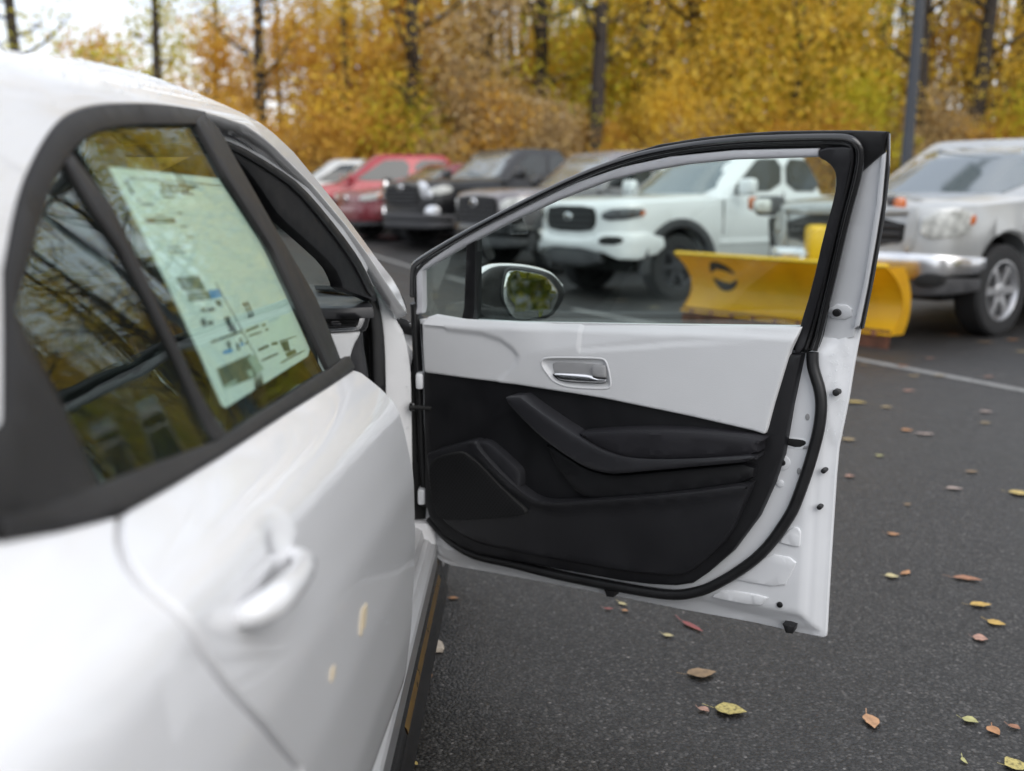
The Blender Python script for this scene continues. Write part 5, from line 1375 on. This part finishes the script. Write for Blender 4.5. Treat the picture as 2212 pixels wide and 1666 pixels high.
ORD = ['leftmost', 'second from left', 'third from left', 'fourth from left', 'fifth from left', 'sixth from left', 'seventh from left', 'eighth from left', 'ninth from left', 'tenth from left', 'eleventh from left']
NUM = ['', 'one', 'two', 'three', 'four', 'five', 'six', 'seven', 'eight', 'nine', 'ten', 'eleven', 'twelve']
def settle_labels(objs):
    """look-alikes in the same spot are told apart by their order across the picture"""
    d = {}
    for o in objs:
        d.setdefault(o['label'], []).append(o)
    for lab, os_ in d.items():
        if 2 <= len(os_) <= 12:
            os_.sort(key=lambda o: o.location.x / o.location.y)
            for i, o in enumerate(os_):
                o['label'] = '%s, %s of %s' % (lab, ORD[i] if i < len(os_) - 1 or i == 0 else 'rightmost', NUM[len(os_)])

# ---------------------------------------------------------------- ground
def ground_mat():
    m, nt, b = new_mat('asphalt')
    n1 = noise(nt, 150, 3, .6)
    n2 = noise(nt, 1.1, 5, .6)
    n3 = noise(nt, 34, 4, .6)
    v = nt.nodes.new('ShaderNodeTexVoronoi')
    v.inputs['Scale'].default_value = 130
    t = nt.nodes.new('ShaderNodeTexCoord')
    nt.links.new(t.outputs['Object'], v.inputs['Vector'])
    stone = ramp(nt, v.outputs['Color'], [(0.0, (.008, .008, .008)), (.45, (.021, .0207, .0204)), (.78, (.046, .0448, .0435)), (.94, (.10, .096, .092)), (1.0, (.20, .19, .18))])
    edge = ramp(nt, v.outputs['Distance'], [(0.0, (1, 1, 1)), (.5, (.8, .8, .8)), (.75, (.25, .25, .25))])
    mu = nt.nodes.new('ShaderNodeMixRGB'); mu.blend_type = 'MULTIPLY'; mu.inputs['Fac'].default_value = .9
    nt.links.new(stone.outputs['Color'], mu.inputs['Color1']); nt.links.new(edge.outputs['Color'], mu.inputs['Color2'])
    big = ramp(nt, n2.outputs['Fac'], [(.3, (.92, .92, .95)), (.7, (1.55, 1.50, 1.46))])
    mu2 = nt.nodes.new('ShaderNodeMixRGB'); mu2.blend_type = 'MULTIPLY'; mu2.inputs['Fac'].default_value = 1
    nt.links.new(mu.outputs['Color'], mu2.inputs['Color1']); nt.links.new(big.outputs['Color'], mu2.inputs['Color2'])
    mid = ramp(nt, n3.outputs['Fac'], [(.3, (.75, .75, .75)), (.7, (1.25, 1.25, 1.25))])
    mu3 = nt.nodes.new('ShaderNodeMixRGB'); mu3.blend_type = 'MULTIPLY'; mu3.inputs['Fac'].default_value = 1
    nt.links.new(mu2.outputs['Color'], mu3.inputs['Color1']); nt.links.new(mid.outputs['Color'], mu3.inputs['Color2'])
    nt.links.new(mu3.outputs['Color'], b.inputs['Base Color'])
    rg = ramp(nt, n2.outputs['Fac'], [(.3, (.44,) * 3), (.7, (.62,) * 3)])
    nt.links.new(rg.outputs['Color'], b.inputs['Roughness'])
    b.inputs['Specular IOR Level'].default_value = .5
    inv = nt.nodes.new('ShaderNodeMath'); inv.operation = 'SUBTRACT'; inv.inputs[0].default_value = 1
    nt.links.new(v.outputs['Distance'], inv.inputs[1])
    bump(nt, b, inv.outputs[0], .55, .004)
    return m
def sheet(name, pts, z, m):
    o = from_arrays(name, [(x, y, z) for x, y in pts], [tuple(range(len(pts)))], m)
    o['kind'] = 'structure'
    return o
gy = [-30, 12.5] + list(np.arange(13, 22.6, .6)) + [28.5]
ag = from_arrays('asphalt_ground', [(x, y, gz(y)) for y in gy for x in (-45, 45)], [(2 * i, 2 * i + 1, 2 * i + 3, 2 * i + 2) for i in range(len(gy) - 1)], ground_mat(), None, True)
ag['kind'] = 'structure'
soil = mat('leafy_soil', (.085, .055, .028), .95, vary=.5, vscale=1.5, bmp=.7, bscale=12, bdist=.05)
sheet('forest_ground', [(-260, 28.3), (260, 28.3), (260, 400), (-260, 400)], .33, soil)
sheet('verge_ground', [(-260, -200), (260, -200), (260, 28.3), (-260, 28.3)], -.012, soil)
def line_mat():
    m, nt, b = new_mat('worn_line_paint')
    n = noise(nt, 60, 4, .7)
    r = ramp(nt, n.outputs['Fac'], [(.38, (.10, .10, .098)), (.62, (.34, .34, .33))])
    nt.links.new(r.outputs['Color'], b.inputs['Base Color'])
    b.inputs['Roughness'].default_value = .7
    return m
LMAT = line_mat()
def stripe(p, q, w=.10):
    p, q = Vector(p), Vector(q)
    d = (q - p).normalized()
    e = Vector((-d.y, d.x)) * w / 2
    n = 12
    V = []
    for i in range(n + 1):
        c = p + (q - p) * i / n
        V += [(*(c - e), gz(c.y) + .004), (*(c + e), gz(c.y) + .004)]
    o = from_arrays('painted_line', V, [(2 * i, 2 * i + 2, 2 * i + 3, 2 * i + 1) for i in range(n)], LMAT)
    o['kind'] = 'structure'
    return o
ldir = (Vector((3.227, 6.65)) - Vector((2.579, 7.907))).normalized()
stripe(Vector((2.579, 7.907)) - ldir * .25, Vector((3.227, 6.65)) + ldir * 3.2)
stripe((.55, 11.4), (1.9, 8.9)); stripe((-1.1, 15.2), (.2, 12.6)); stripe((-2.9, 18.6), (-1.6, 16.1))

# fallen leaves, each one its own piece
LCOL = {'yellow speckled': (.46, .38, .13), 'tan brown': (.27, .18, .10), 'red': (.30, .085, .08), 'pale yellow': (.54, .46, .24), 'orange tan': (.50, .28, .15), 'yellow green': (.44, .42, .18),
        'orange': (.44, .22, .10), 'rust orange': (.34, .16, .09), 'golden yellow': (.54, .35, .09), 'salmon': (.42, .24, .18), 'yellow': (.52, .39, .13), 'pale pink': (.42, .33, .29), 'tan yellow': (.40, .30, .16)}
def leaf_ground_mat(n, c):
    m, nt, b = new_mat('leaf_' + n.replace(' ', '_'))
    ns = noise(nt, 120 if 'speckled' in n else 40, 4, .6)
    r = ramp(nt, ns.outputs['Fac'], [(.36, [q * (.35 if 'speckled' in n else .7) for q in c]), (.5, c), (.68, [min(1, q * 1.2) for q in c])])
    nt.links.new(r.outputs['Color'], b.inputs['Base Color'])
    b.inputs['Roughness'].default_value = .6
    return m
LM = {k: leaf_ground_mat(k, c) for k, c in LCOL.items()}
PLACE = {0: 'large yellow leaf with dark speckles alone on the asphalt below the open door', 1: 'large tan brown leaf lying further in from the speckled one, below the open door',
         2: 'narrow curled dark red leaf lying just outside the bottom edge of the open door', 3: 'small pale yellow leaf next to the curled red leaf',
         4: 'orange tan leaf with an upright stalk, alone below the corner of the open door', 5: 'yellow green oval leaf beside a small orange one near the bottom right corner',
         6: 'small orange leaf beside the yellow green oval one', 7: 'large yellow speckled leaf cut off by the bottom right picture corner',
         8: 'pale yellow leaf lying level with the lower corner of the open door', 9: 'long rust orange leaf lying above the two golden yellow ones',
         10: 'golden yellow leaf with a brown stalk, upper of two lying close together', 11: 'golden yellow leaf with a brown stalk, lower of two lying close together', 12: 'salmon coloured leaf just below the pair of golden yellow ones',
         13: 'small orange leaf alone on the grey asphalt beside the lower half of the door', 14: 'yellow leaf cut off by the right edge of the picture', 15: 'yellow leaf beside the edge of the open door, nearest its upper black plug',
         16: 'round orange leaf touching a longer pale pink one', 17: 'long pale pink leaf touching a round orange one', 18: 'pale greyish pink leaf alone on the asphalt, half way between door and picture edge',
         24: 'rust orange leaf lying on the white painted line'}
rng = np.random.default_rng(11)
def make_leaf(x, y, L, Wd, rot, col, seed):
    r = np.random.default_rng(seed)
    n = 9
    vs, fs = [], []
    curl = r.uniform(.06, .22)
    bend = r.uniform(-.12, .12)
    ragged = r.uniform(.85, 1.12, (n, 2))
    for i in range(n):
        t = i / (n - 1)
        w = Wd / 2 * max(.03, math.sin(math.pi * t ** .8)) * 1.0
        cx = (t - .5) * L
        cy = bend * L * math.sin(math.pi * t)
        zz = .006 + curl * L * .25 * abs(t - .5) * 2 * .5
        vs += [(cx, cy - w * ragged[i, 0], zz + curl * w * .9), (cx, cy, zz), (cx, cy + w * ragged[i, 1], zz + curl * w * .5)]
    for i in range(n - 1):
        a = i * 3
        fs += [(a, a + 1, a + 4, a + 3), (a + 1, a + 2, a + 5, a + 4)]
    k = len(vs)
    sl_ = L * r.uniform(.25, .4)
    sw = max(.0008, L * .012)
    vs += [(-L / 2, -sw, .006), (-L / 2, sw, .006), (-L / 2 - sl_, L * .08 + sw, .010), (-L / 2 - sl_, L * .08 - sw, .010)]
    fs += [(k, k + 3, k + 2, k + 1)]
    o = from_arrays('fallen_leaf', vs, fs, LM[col], None, True)
    o.location = (x, y, gz(y))
    o.rotation_euler = (0, 0, math.radians(rot))
    return o
for i, (x, y, L, Wd, rot, col) in enumerate(GROUND['leaves']):
    far = i not in PLACE
    o = make_leaf(x, y, L, Wd, rot, col, 100 + i)
    where = 'seen through the door window' if y > 9 and x < 2 else 'lying on or beside the painted line' if y > 7 else 'between door and painted line' if y > 3.6 else 'under the open door' if x > .2 and y > 2.75 else 'beside the sill of the white car' if x < .2 else 'near the bottom right of the asphalt'
    tag(o, PLACE[i] if not far else 'small %s leaf %s' % (col, where), 'leaf', 'fallen leaves scattered on the asphalt')
settle_labels([o for o in COL.objects if o.get('category') == 'leaf'])
# a pale wood chip by the sill
ch = GROUND['chip']
cc = np.mean(np.array(ch), 0)
o = plate('bark_chip', [(x - cc[0], y - cc[1]) for x, y in chaikin(ch, 1)], lambda a, b, w: np.stack([a, b, w + .12 * (np.asarray(a)) ** 1], 1), .0, .012, mat('pale_bark', (.46, .40, .33), .8, vary=.2, vscale=60), None, r=.003, step=.02)
o.location = (cc[0], cc[1], .003)
tag(o, 'pale curled piece of bark on the asphalt beside the sill of the white car', 'bark chip')
# leaves stuck on the rear door
SCRAP = mat('pale_leaf_scrap', (.62, .52, .36), .6, vary=.15, vscale=60)
for k, ((y, z), L) in enumerate(zip(SIDE['leaf'], (.028, .012))):
    cl = plate('stuck_leaf', [(y + L * 1.9 * a, z + L * b) for a, b in [(-.5, -.6), (-.1, -.3), (.05, -.55), (.35, -.1), (.5, .45), (.2, .35), (.0, .6), (-.3, .2)]], flank, .0005, .002, SCRAP, None, r=0, step=.02, smooth=1)
    tag(cl, ['pale leaf scrap stuck on the white rear door, larger of the two', 'tiny pale leaf scrap stuck low on the white rear door, smaller of the two'][k], 'leaf', 'leaf scraps stuck on the rear door')

# ---------------------------------------------------------------- trees
rng = np.random.default_rng(23)
def leaf_mesh(name, centres, per, spread, size, seed, zs=1.0):
    r = np.random.default_rng(seed)
    C_ = np.repeat(np.asarray(centres), per, 0)
    n = len(C_)
    sp = np.repeat(np.asarray(spread), per) if np.ndim(spread) else np.full(n, spread)
    d = r.normal(0, 1, (n, 3)) * sp[:, None] * np.array([1, 1, zs])
    P = C_ + d
    u = r.normal(0, 1, (n, 3)); u /= np.linalg.norm(u, axis=1, keepdims=True)
    v = r.normal(0, 1, (n, 3)); v -= (v * u).sum(1, keepdims=True) * u; v /= np.linalg.norm(v, axis=1, keepdims=True)
    s = r.uniform(.6, 1.3, (n, 1)) * size
    V = np.stack([P - u * s * .5, P + v * s * .30, P + u * s * .5, P - v * s * .30], 1).reshape(-1, 3)
    F = np.arange(n * 4).reshape(-1, 4)
    me = bpy.data.meshes.new(name)
    me.vertices.add(len(V)); me.vertices.foreach_set('co', V.ravel())
    me.loops.add(n * 4); me.loops.foreach_set('vertex_index', F.ravel())
    me.polygons.add(n); me.polygons.foreach_set('loop_start', np.arange(0, n * 4, 4)); me.polygons.foreach_set('loop_total', np.full(n, 4))
    me.update()
    return me
def tree_meshes(seed, H, r0, crown_lo, crown_w, nb, per, size, bend=.3):
    r = np.random.default_rng(seed)
    bm = bmesh.new()
    bx, by = r.normal(0, bend, 2)
    def tp(t):
        return Vector((bx * t * t + .12 * math.sin(5 * t + seed), by * t * t + .12 * math.sin(4 * t + 2 * seed), H * t))
    tube_bm(bm, [tp(t) for t in np.linspace(0, 1, 12)], [r0 * (1.25 if i == 0 else 1) * (1 - .9 * i / 11) for i in range(12)], 8)
    cen, spr = [], []
    for k in range(nb):
        t = crown_lo + (1 - crown_lo) * ((k + r.uniform()) / nb) * .97
        p = tp(t)
        a = r.uniform(0, math.tau)
        L = crown_w * (1.05 - .75 * max(0, (t - .45)) / .55) * r.uniform(.55, 1.1)
        q = p + Vector((math.cos(a) * L, math.sin(a) * L, L * r.uniform(.25, .75)))
        m_ = (p + q) / 2 + Vector((0, 0, -.08 * L))
        rb = r0 * .33 * (1 - t * .7)
        tube_bm(bm, [p, m_, q], [rb, rb * .7, rb * .25], 5)
        for f in (.45, .7, .9, 1.05):
            c = p.lerp(q, f)
            cen.append(tuple(c)); spr.append(.20 + .16 * L)
            # a twig off the branch
            if f > .5:
                e = c + Vector((r.normal(0, .35), r.normal(0, .35), r.uniform(-.1, .5)))
                tube_bm(bm, [c, e], [rb * .4, rb * .12], 4)
                cen.append(tuple(e)); spr.append(.18 + .08 * L)
    bmesh.ops.recalc_face_normals(bm, faces=bm.faces)
    tm = bpy.data.meshes.new('trunk'); bm.to_mesh(tm); bm.free(); tm.shade_smooth()
    tm.materials.append(MT['bark'])
    cm = leaf_mesh('crown', cen, per, spr, size, seed + 1)
    return tm, cm
FOL = {'gold': leaf_mat('gold_leaves', [(.82, .54, .06), (.88, .65, .09), (.74, .51, .08), (.90, .71, .16), (.64, .42, .09)], .5),
       'orange': leaf_mat('orange_leaves', [(.74, .45, .09), (.80, .53, .10), (.66, .38, .09), (.82, .57, .13), (.58, .34, .11)], .5),
       'yellow green': leaf_mat('yellow_green_leaves', [(.68, .60, .06), (.54, .54, .06), (.78, .66, .08), (.42, .44, .06), (.82, .66, .08)], .5),
       'brown': leaf_mat('brown_leaves', [(.54, .40, .22), (.62, .46, .20), (.44, .33, .21), (.70, .50, .20), (.58, .47, .31)], .4),
       'green': leaf_mat('green_leaves', [(.16, .20, .04), (.24, .26, .04), (.12, .16, .03), (.38, .34, .05), (.20, .20, .04)], .4),
       'crimson': leaf_mat('crimson_leaves', [(.46, .22, .18), (.54, .27, .18), (.40, .19, .17)], .4)}
TALL = [tree_meshes(s, H, r0, .12, cw, nb, 21, .16) for s, H, r0, cw, nb in ((1, 14, .20, 1.7, 30), (2, 12.5, .16, 1.5, 28), (3, 15, .24, 2.0, 32), (4, 11, .13, 1.3, 26))]
SPARSE = [tree_meshes(s, H, r0, .22, cw, nb, 9, .15) for s, H, r0, cw, nb in ((11, 15, .21, 1.9, 28), (12, 13, .26, 1.6, 24))]
MIDT = [tree_meshes(s, H, r0,   .10, cw, nb, 30, .15) for s, H, r0, cw, nb in ((21, 6.2, .08, 1.5, 22), (22, 5.0, .07, 1.5, 20), (23, 7.2, .09, 1.6, 24))]
BUSH = [tree_meshes(s, H, r0, .03, cw, nb, 34, .12, .15) for s, H, r0, cw, nb in ((31, 2.4, .04, 1.1, 18), (32, 3.1, .04, 1.1, 20))]
def place(kind, meshes, x, y, col, sc, rz, label, group):
    tm, cm = meshes
    root = tag(empty(kind, (x, y, gz(y)), rz), label, {'shrub': 'shrub'}.get(kind, 'tree'), group)
    root.scale = (sc, sc, sc * rng.uniform(.93, 1.1))
    t = bpy.data.objects.new('trunk' if kind != 'shrub' else 'stems', tm); COL.objects.link(t); t.parent = root
    c = bpy.data.objects.new('crown' if kind != 'shrub' else 'foliage', cm); COL.objects.link(c); c.parent = root
    if len(cm.materials) == 0:
        cm.materials.append(None)
    c.material_slots[0].link = 'OBJECT'
    c.material_slots[0].material = FOL[col]
    return root
def wood_label(x, col, what):
    # named by the thing in front of it
    px = 1130 + 2260 * x[0] / x[1]
    what = what.replace('tall bare-branched tree', 'sparse tree').replace('tall tree deep', 'tree deep inside')
    front = 'the roof of the white car' if px < 640 else 'the red cars' if px < 960 else 'the dark pickups' if px < 1330 else 'the white pickup' if px < 1830 else 'the silver pickup'
    return '%s leaved %s behind %s' % (col, what, front)
G_T, G_M, G_S = 'trees along the edge of the wood', 'young trees filling the edge of the wood', 'shrubs under the trees of the wood'
# tall trees of the edge: pixel columns of the photo turned into positions along the wood's edge
edge = [(-14.5, 31, 'S', 'yellow green'), (-9.9, 29.3, 'T', 'yellow green'), (-7.6, 31, 'S', 'orange'), (-5.0, 30, 'T', 'gold'), (-3.2, 31.5, 'T', 'gold'), (-2.85, 29, 'S', 'gold'), (-1.0, 32, 'T', 'gold'),
        (.6, 30.5, 'S', 'yellow green'), (2.05, 28.9, 'S', 'gold'), (3.4, 31, 'S', 'gold'), (4.8, 30.4, 'T', 'gold'), (6.1, 32, 'T', 'yellow green'), (7.6, 30, 'T', 'gold'), (9.2, 31.4, 'T', 'yellow green'), (10.7, 29.4, 'S', 'gold'), (12.2, 29.2, 'S', 'gold'), (13.8, 30.2, 'S', 'gold'), (15.6, 29, 'S', 'orange'), (17.5, 30, 'S', 'gold')]
for i, (x, y, k, col) in enumerate(edge):
    ms = TALL[i % 4] if k == 'T' else SPARSE[i % 2]
    place('tree', ms, x, y, col, rng.uniform(.92, 1.12), rng.uniform(0, 6.28), wood_label((x, y), col, 'tall tree' if k == 'T' else 'tall bare-branched tree'), G_T)
for i in range(26):
    x = -20 + i * 1.75 + rng.uniform(-.5, .5)
    y = rng.uniform(34, 42)
    col = rng.choice(['gold', 'orange', 'yellow green', 'gold', 'yellow green'])
    if (x < -5.5 and i % 5) or (x > 10 and i % 2):
        continue
    ms = TALL[rng.integers(4)] if (x > -7 and x < 12) else SPARSE[rng.integers(2)]
    place('tree', ms, x, y, col, rng.uniform(.85, 1.15), rng.uniform(0, 6.28), wood_label((x, y), col, 'tall tree deep'), G_T)
mids = ['gold', 'orange', 'gold', 'yellow green', 'gold', 'brown', 'gold', 'yellow green']
for i in range(34):
    x = -12.5 + i * .90 + rng.uniform(-.3, .3)
    y = rng.uniform(28.6, 33)
    col = mids[rng.integers(8)]
    px = 1130 + 2260 * x / y
    if px < 560:
        if i % 3: continue
        col = 'gold' if i % 3 else 'orange'
    if 560 < px < 960:
        col = ['orange', 'brown', 'orange', 'gold'][i % 4]
    if 1420 < px < 1960:
        col = ['yellow green', 'gold', 'gold'][i % 3]
    place('young_tree', MIDT[rng.integers(3)], x, y, col, rng.uniform(.8, 1.12), rng.uniform(0, 6.28), wood_label((x, y), col, 'young tree'), G_M)
for i in range(40):
    x = -14 + i * .80 + rng.uniform(-.3, .3)
    y = rng.uniform(28.4, 30.5)
    col = ['brown', 'orange', 'gold', 'yellow green', 'orange', 'brown'][rng.integers(6)]
    place('shrub', BUSH[rng.integers(2)], x, y, col, rng.uniform(.7, 1.2), rng.uniform(0, 6.28), wood_label((x, y), col, 'shrub'), G_S)
# far wood: leaves and stems reading as one mass
cen, spr = [], []
for i in range(420):
    x = rng.uniform(-34, 34); y = rng.uniform(43, 52)
    hmax = 6.0 if -5.5 < x < 9.5 else 1.9 if x < 0 else 3.0
    for z in rng.uniform(.3, hmax, 6):
        cen.append((x + rng.normal(0, .7), y, z)); spr.append(.7)
fw_ = link('far_wood', leaf_mesh('far_wood', cen, 20, spr, .28, 77), FOL['gold'])
fw_['kind'] = 'stuff'
bm = bmesh.new()
for i in range(200):
    x = rng.uniform(-8, 30); y = rng.uniform(33, 48)
    r0 = rng.uniform(.05, .15)
    tube_bm(bm, [(x, y, 0), (x + rng.normal(0, .15), y, 5), (x + rng.normal(0, .4), y, 11)], [r0, r0 * .8, r0 * .3], 6)
st_ = from_bm('far_stems', bm, MT['bark'])
st_['kind'] = 'stuff'
settle_labels([o for o in COL.objects if o.get('group') in (G_T, G_M, G_S)])
# trees beside the car park, seen in the side glass and the wing mirror
for i, (x, y, kk_, col) in enumerate([(13, 1.5, 'S', 'brown'), (14.5, 4.5, 'S', 'gold'), (12.5, -2.5, 'T', 'brown'), (16, -.5, 'T', 'orange'), (17, 7.5, 'S', 'gold'), (19, 12, 'T', 'gold'), (20, 17, 'S', 'orange'), (19.5, 22, 'T', 'gold'), (22, 26.5, 'T', 'orange')]):
    ms = TALL[i % 4] if kk_ == 'T' else SPARSE[i % 2]
    place('tree', ms, x, y, col, 1.0, i * 1.3, '%s leaved tree on the side of the car park, %s from the wood' % (col, ['eighth', 'sixth', 'ninth', 'seventh', 'fifth', 'fourth', 'third', 'second', 'first'][i]), 'trees beside the car park')
for i, (x, y, col) in enumerate([(10.5, -.6, 'green'), (11.3, .6, 'green'), (10.8, 1.7, 'yellow green'), (11.8, 3.0, 'brown'), (12.2, -2.2, 'green'), (12.5, 5, 'brown')]):
    place('shrub', BUSH[i % 2], x, y, col, 1.2, i, '%s leaved shrub on the side of the car park, %s from the wood' % (col, ['fifth', 'fourth', 'third', 'second', 'sixth', 'first'][i]), 'shrubs beside the car park')
